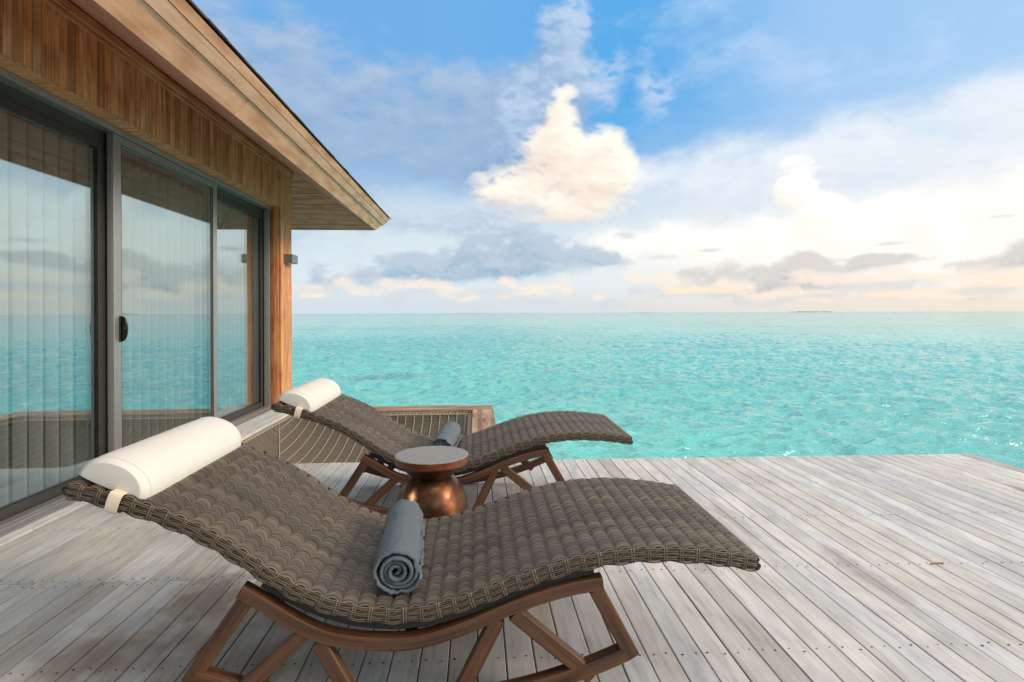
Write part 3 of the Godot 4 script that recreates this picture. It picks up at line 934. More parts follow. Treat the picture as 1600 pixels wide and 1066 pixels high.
	curtain(-5.80, zj + 0.05, 0.110, "narrow sheer curtain behind the farthest door, next to the corner post")
	# wall lamp on the corner
	var l := thing("wall_lamp", "small grey box shaped wall lamp on the timber corner post", "wall lamp", at(x_w, 1.76, -7.03))
	put("casing", span(0.001, 0.100, -0.052, 0.052, -0.105, 0.105, 0.004), M.lamp_grey, l)
	put("lens", span(0.015, 0.085, -0.054, -0.0525, -0.09, 0.09, 0.0005), mat("lamp_lens", Color(0.75, 0.76, 0.76), 0.3), l)
	put("lens", span(0.015, 0.085, 0.0525, 0.054, -0.09, 0.09, 0.0005), mat("lamp_lens", Color(0.75, 0.76, 0.76), 0.3), l)

func door(h: Node3D, o: Transform3D, x: float, z0: float, z1: float, w0: float, w1: float, handle: bool) -> void:
	# z0 is the near end, z1 the far one
	var g := Geo.new()
	var t := 0.046
	var y0 := 0.027; var y1 := 2.315
	if not handle: y0 = 0.013; y1 = 2.249
	var k := 0.003
	g.box(Transform3D(Basis(), Vector3(x, (y0 + y1) * 0.5, z0 - w0 * 0.5)), Vector3(t, y1 - y0, w0), k, 1)
	g.box(Transform3D(Basis(), Vector3(x, (y0 + y1) * 0.5, z1 + w1 * 0.5)), Vector3(t, y1 - y0, w1), k, 1)
	g.box(Transform3D(Basis(), Vector3(x, y0 + 0.034, (z0 + z1 - w0 + w1) * 0.5)), Vector3(t - 0.004, 0.068, z0 - z1 - w0 - w1), k, 2)
	g.box(Transform3D(Basis(), Vector3(x, y1 - 0.027, (z0 + z1 - w0 + w1) * 0.5)), Vector3(t - 0.004, 0.054, z0 - z1 - w0 - w1), k, 2)
	var d := put("sliding_door", g.mesh(), M.metal if handle else M.metal_dark, h, o)
	for dx in [0.008, -0.008]:
		put("pane", span(x + dx - 0.0003, x + dx + 0.0003, y0 + 0.066, y1 - 0.052, z1 + w1 - 0.003, z0 - w0 + 0.003, 0.0), M.glass, d)
	# dark gasket round the pane
	var gs := Geo.new()
	for yy in [y0 + 0.070, y1 - 0.056]:
		gs.box(Transform3D(Basis(), Vector3(x + 0.018, yy, (z0 + z1 - w0 + w1) * 0.5)), Vector3(0.006, 0.005, z0 - z1 - w0 - w1), 0.001, 2)
	for zz in [z0 - w0 - 0.003, z1 + w1 + 0.003]:
		gs.box(Transform3D(Basis(), Vector3(x + 0.018, (y0 + y1) * 0.5, zz)), Vector3(0.006, y1 - y0 - 0.13, 0.006), 0.001, 1)
	put("gasket", gs.mesh(), M.black, d)
	if handle:
		var hx := x + t * 0.5
		var zh := z0 - w0 * 0.80
		var gh := Geo.new()
		gh.box(Transform3D(Basis(), Vector3(hx + 0.005, 1.0, zh)), Vector3(0.010, 0.176, 0.030), 0.004, 1)
		var pts := []
		for q in 13:
			var a := PI * q / 12.0
			pts.append(Vector3(hx + 0.010 + 0.030 * sin(a), 1.0 + 0.078 * cos(a), zh - 0.004))
		gh.tube(pts, 0.0085, 8)
		for q in 4: gh.box(Transform3D(Basis(), Vector3(hx + 0.012 + 0.007 * q, 1.0, zh - 0.004)), Vector3(0.0075, 0.150 * sqrt(1.0 - pow(q / 4.6, 2.0)), 0.014), 0.002, 1)
		put("handle", gh.mesh(), M.black, d)
		var gl := Geo.new()
		gl.tube([Vector3(hx + 0.030, 1.004, zh + 0.001), Vector3(hx + 0.036, 1.004, zh + 0.006)], 0.009, 14)
		put("lock", gl.mesh(), M.chrome, d)

func soffit(h: Node3D, o: Transform3D, a: Vector3, b: Vector3, c: Vector3, d: Vector3, up: Vector3) -> void:
	var g := Geo.new()
	var us := rng.randf() * 5.0
	var wob := rng.randf_range(-0.002, 0.002)
	a.y += wob; b.y += wob; c.y += wob; d.y += wob
	var th := up.normalized() * 0.014
	g.patch(a, d, c, b, -up)
	g.patch(a + th, d + th, c + th, b + th, up)
	for e in [[a, b], [b, c], [c, d], [d, a]]:
		g.patch(e[0], e[1], e[1] + th, e[0] + th, (e[0] + e[1]) * 0.5 - (a + b + c + d) * 0.25)
	for q in g.uv.size(): g.uv[q] += Vector2(us, us * 0.7)
	put("soffit_board", g.mesh(), M.soffit, h, o)

func fascia(h: Node3D, o: Transform3D, called: String, m: Material, e0: Vector3, q0: Vector2, q1: Vector2, za: float, zb: float, corner: bool, th: float, us: float) -> void:
	var g := Geo.new()
	var dir := (q1 - q0).normalized()
	var outw := Vector2(dir.y, -dir.x)
	var sec := [q0, q1, q1 - outw * th, q0 - outw * th]
	var near := []; var far := []
	for q in sec:
		near.append(Vector3(e0.x + q.x, e0.y + q.y, za - 0.0015))
		far.append(Vector3(e0.x + q.x, e0.y + q.y, (e0.z - q.x) if corner else zb + 0.0015))
	var mid := Vector3(e0.x + (sec[0].x + sec[2].x) * 0.5, e0.y + (sec[0].y + sec[2].y) * 0.5, 0)
	for k in 4:
		var l := (k + 1) % 4
		var out: Vector3 = (near[k] + near[l]) * 0.5 - mid
		g.patch(near[k], far[k], far[l], near[l], Vector3(out.x, out.y, 0))
	g.patch(near[0], near[1], near[2], near[3], Vector3(0, 0, 1))
	g.patch(far[0], far[1], far[2], far[3], Vector3(0, 0, -1))
	for q in g.uv.size(): g.uv[q] += Vector2(us, us * 0.37)
	put(called, g.mesh(), m, h, o)

func curtain(z0: float, z1: float, wave: float, label: String) -> void:
	var zm := (z0 + z1) * 0.5
	var c := thing("curtain", label, "curtain", at(-2.655, 0, zm), "sheer curtains behind the glass doors")
	# a few pleats of slightly different fall, shared along the rail
	var kinds := []
	for kk in 4:
		var g := Geo.new()
		var drift := noise(90 + kk, 0.8, 2)
		var ys := [-0.045, 0.15, 0.5, 0.9, 1.3, 1.7, 2.05, 2.17, 2.215, 2.232]
		var n := 12
		var half := wave * 0.28
		for r in ys.size():
			var y: float = ys[r]
			var sway := 0.006 * drift.get_noise_1d(y * 2.0)
			var shrink := 1.0 if y < 2.1 else 1.0 - 0.28 * pow((y - 2.1) / 0.132, 2.0)
			for k in n + 1:
				var u := 2.0 * k / n - 1.0
				var hw := half * (1.0 + 0.10 * drift.get_noise_2d(y * 1.5, 5.0)) * shrink
				# a rounded front that turns back into the room at both edges
				var x := 0.05 - 0.062 * pow(absf(u), 2.4) - 0.010 * u
				var sl := (0.062 * 2.4 * pow(absf(u), 1.4) * signf(u) + 0.010) / hw
				g.vert(Vector3(x + sway, y, -u * hw + sway), Vector3(1, 0, -sl).normalized(), Vector2(u * hw, y))
		for r in ys.size() - 1:
			for k in n:
				var a := r * (n + 1) + k
				g.quad(a, a + 1, a + n + 2, a + n + 1)
		kinds.append(g.mesh())
	var z := z0 - wave * 0.5
	while z > z1 + wave * 0.35:
		put("pleat", kinds[rng.randi() % 4], M.curtain, c, Transform3D(Basis(Vector3.UP, rng.randf_range(-0.10, 0.10)), Vector3(0, 0, z - zm + rng.randf_range(-0.006, 0.006))))
		z -= wave
	put("curtain_rail", span(-0.02, 0.02, 2.238, 2.262, z1 - zm + 0.002, z0 - zm - 0.002, 0.003), M.metal_dark, c)

# ---------------------------------------------------------------- the net over the water
func net_y(u: float, w: float) -> float:
	# u across 0 (wall side) .. 1 (right beam), w along 0 (deck) .. 1 (far beam)
	var a := pow(sin(PI * clampf(u, 0.0, 1.0)), 0.55)
	var b := pow(sin(PI * clampf(w, 0.0, 1.0)), 0.6)
	return -0.055 - 0.30 * a * b

func build_net() -> void:
	var x0 := -2.07; var x1 := -0.085; var z0 := -4.30; var z1 := -6.43
	var n := thing("hammock_net", "brown rope net slung over the water in a timber frame", "net", at(-1.0, 0, -5.4))
	var o := at(1.0, 0, 5.4)
	put("beam", span(-2.07, 0.185, -0.16, 0.0, -6.79, -6.46, 0.008, 0), M.beam, n, o)
	put("beam", span(-0.055, 0.185, -0.16, 0.004, -6.455, -4.29, 0.008, 2), M.beam, n, o)
	var g := Geo.new()
	# cross cords, close together
	var m := 132
	for i in m:
		var w := (i + 0.5) / m
		var z := lerpf(z0, z1, w)
		var path := []
		for k in 37:
			var u := k / 36.0
			path.append(Vector3(lerpf(x0, x1, u), net_y(u, w) + 0.0015 * (k % 2), z + 0.003 * sin(k * 2.1 + i)))
		var s := rng.randf_range(0.82, 1.12)
		g.tube(path, 0.0062, 5, Color(s, s, s), false)
	var rope_m: StandardMaterial3D = M.rope.duplicate()
	rope_m.vertex_color_use_as_albedo = true
	put("cross_cord", g.mesh(), rope_m, n, o, "stuff")
	# pale cords running away from the deck; those near the wall lean to it
	for i in 22:
		var path := []
		var xe := x1 - 0.095 * (i + 0.5)
		if xe < x0 + 0.02: break
		# left of the crease the net turns up to the wall and has no pale cords
		var w0 := clampf((-xe / 0.341 + z0) / (z0 - z1), 0.0, 0.98)
		for k in 33:
			var w := lerpf(w0, 1.0, k / 32.0)
			var u := (xe - x0) / (x1 - x0)
			path.append(Vector3(xe, net_y(u, w) + 0.009, lerpf(z0, z1, w)))
		var gl := Geo.new()
		gl.tube(path, 0.0046, 5)
		put("long_cord", gl.mesh(), M.rope_pale, n, o)
	var crease := []
	for k in 25:
		var zz := lerpf(-6.05, -4.6, k / 24.0)
		var xx := 0.341 * zz
		crease.append(Vector3(xx, net_y((xx - x0) / (x1 - x0), (zz - z0) / (z1 - z0)) + 0.010, zz))
	var gc := Geo.new()
	gc.tube(crease, 0.006, 6)
	put("crease_cord", gc.mesh(), M.rope_pale, n, o)
	# edge rope and the lacing that ties the net to its frame
	var ge := Geo.new()
	var rim := [Vector3(x0, -0.045, z0), Vector3(x1, -0.045, z0), Vector3(x1, -0.045, z1), Vector3(x0, -0.045, z1), Vector3(x0, -0.045, z0)]
	for k in 4:
		ge.tube([rim[k], rim[k].lerp(rim[k + 1], 0.5), rim[k + 1]], 0.011, 7)
	put("edge_rope", ge.mesh(), M.rope_pale, n, o)
	var gz := Geo.new()
	var step := 0.075
	var kx := x0 + 0.03
	while kx < x1:
		gz.tube([Vector3(kx, -0.035, z1 + 0.012), Vector3(kx + 0.02, -0.025, z1 - 0.02), Vector3(kx + 0.035, -0.02, z1 - 0.035), Vector3(kx + 0.055, -0.035, z1 - 0.01), Vector3(kx + 0.07, -0.05, z1 + 0.014)], 0.005, 5, Color(-1, 0, 0), false)
		kx += step
	var kz := z1 + 0.03
	while kz < z0:
		gz.tube([Vector3(x1 - 0.012, -0.04, kz), Vector3(x1 + 0.015, -0.028, kz + 0.018), Vector3(x1 + 0.032, -0.03, kz + 0.03), Vector3(x1 + 0.01, -0.035, kz + 0.045), Vector3(x1 - 0.014, -0.045, kz + 0.06)], 0.005, 5, Color(-1, 0, 0), false)
		gz.tube([Vector3(x0 + 0.012, -0.04, kz), Vector3(x0 - 0.004, -0.022, kz + 0.018), Vector3(x0 + 0.002, -0.024, kz + 0.04), Vector3(x0 + 0.014, -0.045, kz + 0.06)], 0.005, 5, Color(-1, 0, 0), false)
		kz += 0.065
	put("lacing", gz.mesh(), M.rope_pale, n, o, "stuff")
	put("wall_side_beam", span(-2.345, -2.078, -0.20, -0.03, -7.2, -4.27, 0.005, 2), M.deck_dark, n, o)

# ---------------------------------------------------------------- loungers
var prof := PackedVector2Array()     # the middle line of the seat, x (along) and y
var plen := PackedFloat32Array()
const LX := -0.19                    # the rocker's lowest point
const HALF := 0.34

func seat_at(s: float) -> Array:
	# point and normal of the seat's middle line at arc length s
	var total := plen[plen.size() - 1]
	s = clampf(s, 0.0, total)
	var i := clampi(plen.bsearch(s) - 1, 0, prof.size() - 2)
	var t := (s - plen[i]) / (plen[i + 1] - plen[i])
	var p := prof[i].lerp(prof[i + 1], t)
	var a := (prof[mini(i + 1, prof.size() - 1)] - prof[maxi(i - 1, 0)]).normalized()
	var b := (prof[mini(i + 2, prof.size() - 1)] - prof[i]).normalized()
	var d := a.lerp(b, t).normalized()
	return [p, Vector2(-d.y, d.x)]

func plan_seat() -> void:
	var raw := [Vector2(-1.077, 0.635), Vector2(-0.986, 0.611), Vector2(-0.897, 0.581), Vector2(-0.811, 0.546), Vector2(-0.727, 0.503), Vector2(-0.648, 0.453), Vector2(-0.571, 0.399), Vector2(-0.492, 0.349), Vector2(-0.407, 0.309), Vector2(-0.317, 0.284), Vector2(-0.224, 0.274), Vector2(-0.130, 0.281), Vector2(-0.039, 0.303), Vector2(0.051, 0.332), Vector2(0.140, 0.362), Vector2(0.230, 0.388), Vector2(0.322, 0.407), Vector2(0.415, 0.417), Vector2(0.509, 0.419), Vector2(0.602, 0.413), Vector2(0.695, 0.401), Vector2(0.788, 0.384)]
	raw.push_front(raw[0] * 2.0 - raw[1])
	raw.push_back(raw[raw.size() - 1] * 2.0 - raw[raw.size() - 2])
	for i in range(1, raw.size() - 2):
		for k in 12:
			prof.push_back(raw[i].cubic_interpolate(raw[i + 1], raw[i - 1], raw[i + 2], k / 12.0) - Vector2(LX, 0))
	prof.push_back(raw[raw.size() - 2] - Vector2(LX, 0))
	plen.push_back(0.0)
	for i in range(1, prof.size()):
		plen.push_back(plen[i - 1] + prof[i].distance_to(prof[i - 1]))

func build_loungers() -> void:
	plan_seat()
	var rp := 0.0465           # rib spacing
	var th := 0.0170           # half thickness of the weave
	var total := plen[plen.size() - 1]
	var L := thing("wicker_lounger", "nearest wave shaped brown wicker lounger on a rocker base, in the foreground", "sun lounger", at(LX, 0, -1.90), "wicker loungers on the deck")
	# the skin line: under the foot, round it, over the top, round the head
	var skin := []             # [point, normal]
	var sub := 7
	var ds := rp / sub
	var wrap := PI * th
	var run_under := 0.06
	var count := int((total + 2.0 * wrap + 2.0 * run_under) / ds)
	for i in count + 1:
		var s := i * ds - run_under
		if s < 0.0:
			var q := seat_at(total + s)
			skin.append([q[0] - q[1] * th, -q[1]])
		elif s < wrap:
			var q := seat_at(total)
			var n: Vector2 = q[1]; var t := Vector2(n.y, -n.x)
			var a := PI * s / wrap
			var nn := -n * cos(a) + t * sin(a)
			skin.append([q[0] + nn * th, nn])
		elif s < wrap + total:
			var q := seat_at(total - (s - wrap))
			skin.append([q[0] + q[1] * th, q[1]])
		elif s < 2.0 * wrap + total:
			var q := seat_at(0.0)
			var n: Vector2 = q[1]; var t := Vector2(-n.y, n.x)
			var a := PI * (s - wrap - total) / wrap
			var nn := n * cos(a) + t * sin(a)
			skin.append([q[0] + nn * th, nn])
		else:
			var q := seat_at(s - 2.0 * wrap - total)
			skin.append([q[0] - q[1] * th, -q[1]])
	# woven strands running along the seat over every rib
	var g := Geo.new()
	var strands := 136
	var zp := 2.0 * HALF / strands
	var r := zp * 0.42
	var tn := noise(41, 0.9, 2); var tn2 := noise(42, 0.16, 2)
	var cosk := [1.0, 0.55, -0.55, -1.0]; var sink := [0.0, 0.84, 0.84, 0.0]
	for j in strands:
		var z := -HALF + zp * (j + 0.5)
		var e := minf(j, strands - 1 - j) * zp
		var drop := 0.0
		var rad := 0.013
		if e < rad: drop = rad - sqrt(maxf(0.0, rad * rad - (rad - e) * (rad - e)))
		var lift := rng.randf_range(-0.0007, 0.0007) + (0.0007 if j % 2 == 0 else -0.0007)
		var own := rng.randf_range(0.66, 1.34) * (1.08 if j % 2 == 0 else 0.92)
		for i in skin.size():
			var ph := float(i) / sub
			var cell := int(floor(ph))
			var bump := 0.0140 * pow(absf(sin(PI * ph)), 0.60)
			var p: Vector2 = skin[i][0] + skin[i][1] * (bump - 0.0080 + lift - drop)
			var f := clampf(0.5 + 1.1 * tn.get_noise_2d(j * 0.12 + cell * 3.7, cell * 5.3) + 0.7 * tn2.get_noise_2d(j * 0.5, cell * 1.4), 0.0, 1.0)
			var k := own * lerpf(0.80, 1.15, f)
			var col := Color(0.112 * k, (0.083 + 0.005 * f) * k, (0.057 + 0.008 * (1.0 - f)) * k)
			var zz := z + 0.0007 * sin(ph * PI * 2.0 + j)
			for q in 4:
				var d2: Vector2 = skin[i][1] * sink[q]
				g.vert(Vector3(p.x + d2.x * r, p.y + d2.y * r, zz + cosk[q] * r), Vector3(d2.x, d2.y, cosk[q]).normalized(), Vector2(ph, q), col)
		var b := g.v.size() - skin.size() * 4
		for i in skin.size() - 1:
			for q in 3:
				var a0 := b + i * 4 + q
				g.ix.append_array(PackedInt32Array([a0, a0 + 1, a0 + 5, a0, a0 + 5, a0 + 4]))
	# the strands wind clockwise seen from outside
	var ta := (g.v[g.ix[1]] - g.v[g.ix[0]]).cross(g.v[g.ix[2]] - g.v[g.ix[0]])
	if ta.dot(g.n[g.ix[0]]) > 0.0:
		for t in range(0, g.ix.size(), 3):
			var s := g.ix[t + 1]; g.ix[t + 1] = g.ix[t + 2]; g.ix[t + 2] = s
	put("woven_seat", g.mesh(), M.wicker, L, Transform3D(), "stuff")
	# woven edge on both long sides: pairs of strands that pass in and out of the rib ends
	for sd in [-1, 1]:
		var ge := Geo.new()
		for row in 5:
			var along: float = [0.0150, 0.0072, -0.0008, -0.0088, -0.0168][row]
			for pair in 2:
				var path := []
				var m := int(total / rp * 4.0)
				for i in m + 1:
					var s := total * i / m
					var q := seat_at(s)
					var w := sin(PI * (s / rp + 0.5) + PI * row)
					var outz := 0.0015 + 0.0034 * w - 0.005 * absf(along) / 0.018
					var off := along + (pair - 0.5) * 0.0050 + (-0.0016 * w if row == 4 else 0.0006 * w)
					var p: Vector2 = q[0] + q[1] * off
					path.append(Vector3(p.x, p.y, sd * (HALF + outz)))
				var k := rng.randf_range(0.75, 1.15)
				ge.tube(path, 0.0021, 5, Color(0.122 * k, 0.089 * k, 0.059 * k))
		put("woven_edge", ge.mesh(), M.wicker, L, Transform3D(), "stuff")
		var gs := Geo.new()
		var nrib := int(total / rp)
		for i in nrib:
			var s := rp * (i + 0.5) + (total - rp * nrib) * 0.5
			for pair in [-0.0034, 0.0034]:
				var q := seat_at(s + pair)
				var path := []
				for a in 7:
					var g2 := PI * a / 6.0
					var p: Vector2 = q[0] + q[1] * (0.0205 * cos(g2) - 0.001)
					path.append(Vector3(p.x, p.y, sd * (HALF - 0.005 + 0.0072 * sin(g2))))
				var k := rng.randf_range(0.8, 1.2)
				gs.tube(path, 0.0021, 5, Color(0.16 * k, 0.12 * k, 0.082 * k))
		put("rib_end", gs.mesh(), M.wicker, L, Transform3D(), "stuff")
	# dark underlay that closes the weave, and the inner frame it is strung on
	var gu := Geo.new()
	var nn2 := 90
	for sgn in [1.0, -1.0]:
		var b := gu.v.size()
		for i in nn2 + 1:
			var q := seat_at(total * i / nn2)
			var p: Vector2 = q[0] + q[1] * (th - (0.0115 if sgn > 0.0 else -0.0015)) * sgn
			for z in [-HALF + 0.008, HALF - 0.008]:
				gu.vert(Vector3(p.x, p.y, z), Vector3(q[1].x, q[1].y, 0) * sgn, Vector2(i * 0.1, z))
		for i in nn2:
			gu.quad(b + i * 2, b + i * 2 + 1, b + i * 2 + 3, b + i * 2 + 2)
	for sd in [-1.0, 1.0]:
		var b := gu.v.size()
		for i in nn2 + 1:
			var q := seat_at(total * i / nn2)
			for k in [1.0, -1.0]:
				var p: Vector2 = q[0] + q[1] * (0.0120 if k > 0.0 else -th - 0.0015)
				gu.vert(Vector3(p.x, p.y, sd * (HALF - 0.005)), Vector3(0, 0, sd), Vector2(i * 0.1, k))
		for i in nn2:
			gu.quad(b + i * 2, b + i * 2 + 1, b + i * 2 + 3, b + i * 2 + 2)
	put("underlay", gu.mesh(), M.wicker_dark, L)
	for sd in [-1, 1]:
		var gi := Geo.new()
		var line := PackedVector2Array()
		for i in 61:
			var s := lerpf(0.57, total - 0.47, i / 60.0)
			var q := seat_at(s)
			line.push_back(q[0] - q[1] * 0.0315)
		gi.bar2(line, 0.027, sd * 0.312 - 0.012, sd * 0.312 + 0.012, 0.003)
		put("inner_rail", gi.mesh(), M.black_wood, L)  # black bar that fills the band between weave and top rail
	# the stained wooden side frames
	for sd in [1, -1]:
		var za: float = 0.300 if sd > 0 else -0.340
		var zb := za + 0.040
		frame_bar(L, "top_rail", smooth_line([Vector2(-0.640, 0.353), Vector2(-0.572, 0.311), Vector2(-0.498, 0.262), Vector2(-0.425, 0.225), Vector2(-0.350, 0.206), Vector2(-0.270, 0.197), Vector2(-0.188, 0.196), Vector2(-0.117, 0.209), Vector2(-0.030, 0.235), Vector2(0.050, 0.266), Vector2(0.120, 0.292), Vector2(0.190, 0.313), Vector2(0.267, 0.331), Vector2(0.350, 0.342)]), 0.037, za, zb)
		frame_bar(L, "outer_leg", PackedVector2Array([Vector2(-0.622, 0.332), Vector2(-0.775, 0.110)]), 0.042, za + 0.0015, zb - 0.0015)
		frame_bar(L, "outer_leg", PackedVector2Array([Vector2(0.330, 0.325), Vector2(0.434, 0.132)]), 0.042, za + 0.0015, zb - 0.0015)
		var arc := PackedVector2Array()
		var R := 1.555
		for k in 33:
			var a := lerpf(-0.374, 0.400, k / 32.0)
			arc.push_back(Vector2(LX + sin(a) * R, 1.575 - cos(a) * R))
		frame_bar(L, "rocker", arc, 0.040, za, zb)
		for b in [[-0.468, 0.232, -0.648, 0.075], [-0.432, 0.205, -0.338, 0.035], [0.055, 0.250, -0.060, 0.026], [0.100, 0.264, 0.318, 0.078]]:
			frame_bar(L, "brace", PackedVector2Array([Vector2(b[0], b[1]), Vector2(b[2], b[3])]), 0.041, za + 0.0025, zb - 0.0025)
	for c in [[-0.560, 0.305], [-0.190, 0.190], [0.300, 0.332]]:
		put("crossbar", bx(Vector3(0.036, 0.026, 0.597), 0.003, 2), M.frame, L, at(c[0] - LX, c[1] - 0.004, 0))
	# the cream head cushion
	var P := thing("head_cushion", "cream half round head cushion on the nearest wicker lounger", "cushion", Transform3D(), "head cushions on the loungers")
	var slope := Vector2(0.176, -0.078).normalized()
	var nrm := Vector2(-slope.y, slope.x)
	var gp := Geo.new()
	var W := 0.648
	var nz := 44; var na := 40
	for i in nz + 1:
		var t := i / float(nz)
		t = 0.5 - 0.5 * cos(PI * t)
		var c := absf(2.0 * t - 1.0)
		var k := pow(maxf(0.0, 1.0 - pow(c, 15.0)), 0.5)
		k = maxf(k, 0.0)
		var bulge := 1.0 + 0.025 * (1.0 - c * c) + 0.016 * sin(t * 9.0) + 0.010 * sin(t * 23.0 + 1.0)
		for a in na + 1:
			var gA := TAU * a / na
			var cx := signf(cos(gA)) * pow(absf(cos(gA)), 0.92) * 0.101
			var cy := sin(gA)
			if cy > 0.0: cy = pow(cy, 1.05) * 0.071 * bulge
			else: cy = -pow(-cy, 0.6) * 0.010
			var sc := lerpf(0.72, 1.0, k) if c < 0.9999 else 0.0
			if c > 0.9999: sc = 0.0
			var pp := Vector2(cx * sc, 0.030 + (cy - 0.030) * sc)
			gp.vert(Vector3(slope.x * pp.x + nrm.x * pp.y, slope.y * pp.x + nrm.y * pp.y, (t - 0.5) * W * 1.0), Vector3.UP, Vector2(gA * 0.1, t * W))
	fix_normals(gp, nz + 1, na + 1)
	put("cushion", gp.mesh(), M.pillow, P)
	# the corded seam round each end
	for row in [6, nz - 6]:
		var seam := []
		for a in na + 1:
			seam.append(gp.v[row * (na + 1) + a] + gp.n[row * (na + 1) + a] * 0.0004)
		var gse := Geo.new()
		gse.tube(seam, 0.0016, 5)
		put("seam", gse.mesh(), M.pillow, P)
	# the strap goes round the weave at both ends
	var at_s := 0.125
	var qs := seat_at(at_s)
	for sd in [1, -1]:
		var gst := Geo.new()
		var ring := []
		for a in 15:
			var ga := PI * a / 14.0
			ring.append([0.0275 * cos(ga), 0.0135 + HALF + 0.004 + 0.008 * sin(ga) - 0.0125])
		ring.push_front([0.0285, HALF - 0.08]); ring.push_back([-0.0260, HALF - 0.25])
		for i in ring.size():
			var i0 := maxi(i - 1, 0); var i1 := mini(i + 1, ring.size() - 1)
			var tt := Vector2(ring[i1][0] - ring[i0][0], ring[i1][1] - ring[i0][1]).normalized()
			for lay in 2:
				for e in [-0.0165, 0.0165]:
					var q := seat_at(at_s + e + 0.012 * (-ring[i][0]))
					var nn := Vector2(tt.y, -tt.x) * (1.0 if lay == 0 else -1.0)
					var p: Vector2 = q[0] + q[1] * (ring[i][0] + (0.0 if lay == 0 else -nn.x * -0.0015))
					gst.vert(Vector3(p.x, p.y, sd * (ring[i][1] - (0.0 if lay == 0 else 0.0015))), Vector3(q[1].x * nn.x, q[1].y * nn.x, -sd * -nn.y), Vector2(e, i * 0.1))
		for i in ring.size() - 1:
			for lay in 2:
				var b := i * 4 + lay * 2
				gst.quad(b, b + 1, b + 5, b + 4)
		put("strap", gst.mesh(), M.strap, P, Transform3D())
	# cushion origin: put it on the weave
	var base := Vector2(-0.985, 0.632) - Vector2(LX, 0) + nrm * 0.004
	P.get_node("cushion").position = Vector3.ZERO
	var PX := at(base.x, base.y, 0.0)
	for ch in P.get_children():
		if str(ch.name).begins_with("strap"):
			ch.transform = PX.affine_inverse()
	P.transform = L.transform * PX
	# the rolled towel
	var T := towel("tightly rolled grey blue towel on the nearest wicker lounger", 0.44, 0.071, 3)
	T.transform = L.transform * Transform3D(Basis(Vector3.UP, 0.065), Vector3(-0.243 - LX, 0.366, 0.055))
	# the second lounger, farther off, rocked a little forward
	var L2 := L.duplicate()
	L2.name = numbered("wicker_lounger")
	add_child(L2)
	L2.set_meta("label", "farther brown wicker lounger standing between the round stool and the deck edge")
	var roll := 0.024
	L2.transform = Transform3D(Basis(Vector3(0, 0, 1), roll), Vector3(LX + 0.006 + 1.575 * sin(roll), 1.575 * (1.0 - cos(roll)), -3.345))
	var P2 := P.duplicate()
	P2.name = numbered("head_cushion")
	add_child(P2)
	P2.set_meta("label", "cream half round head cushion on the farther wicker lounger")
	P2.transform = L2.transform * PX
	var T2 := towel("rolled grey blue towel on the farther lounger, partly hidden by the stool", 0.46, 0.070, 5)
	T2.transform = L2.transform * Transform3D(Basis(Vector3.UP, -0.085), Vector3(-0.212 - LX, 0.364, 0.02))

func smooth_line(p: Array) -> PackedVector2Array:
	var out := PackedVector2Array()
	for i in p.size() - 1:
		var a: Vector2 = p[maxi(i - 1, 0)]; var d: Vector2 = p[mini(i + 2, p.size() - 1)]
		for k in 4:
			out.push_back(p[i].cubic_interpolate(p[i + 1], a, d, k / 4.0))
	out.push_back(p[p.size() - 1])
	return out

func frame_bar(L: Node3D, called: String, line: PackedVector2Array, w: float, za: float, zb: float) -> void:
	var g := Geo.new()
	var moved := PackedVector2Array()
	for p in line: moved.push_back(p - Vector2(LX, 0))
	g.bar2(moved, w, za, zb, 0.0035, 1.0, Vector2(rng.randf() * 4.0, rng.randf() * 4.0))
	put(called, g.mesh(), M.frame, L)

# smooth normals and faces for a closed grid of rows x cols points
func fix_normals(g: Geo, rows: int, cols: int) -> void:
	var mid := Vector3.ZERO
	for p in g.v: mid += p
	mid /= g.v.size()
	for i in rows:
		for k in cols:
			var i0 := maxi(i - 1, 0); var i1 := mini(i + 1, rows - 1)
			var k0 := k - 1 if k > 0 else cols - 2
			var k1 := k + 1 if k < cols - 1 else 1
			var nn := (g.v[i1 * cols + k] - g.v[i0 * cols + k]).cross(g.v[i * cols + k1] - g.v[i * cols + k0])
			var out := g.v[i * cols + k] - mid
			if i > 0 and i < rows - 1: out.z *= 0.2
			if nn.length() < 1e-12: nn = Vector3(0, 0, signf(out.z))
			if nn.dot(out) < 0.0: nn = -nn
			g.n[i * cols + k] = nn.normalized()
	for i in rows - 1:
		for k in cols - 1:
			var a := i * cols + k
			g.quad(a, a + 1, a + cols + 1, a + cols)

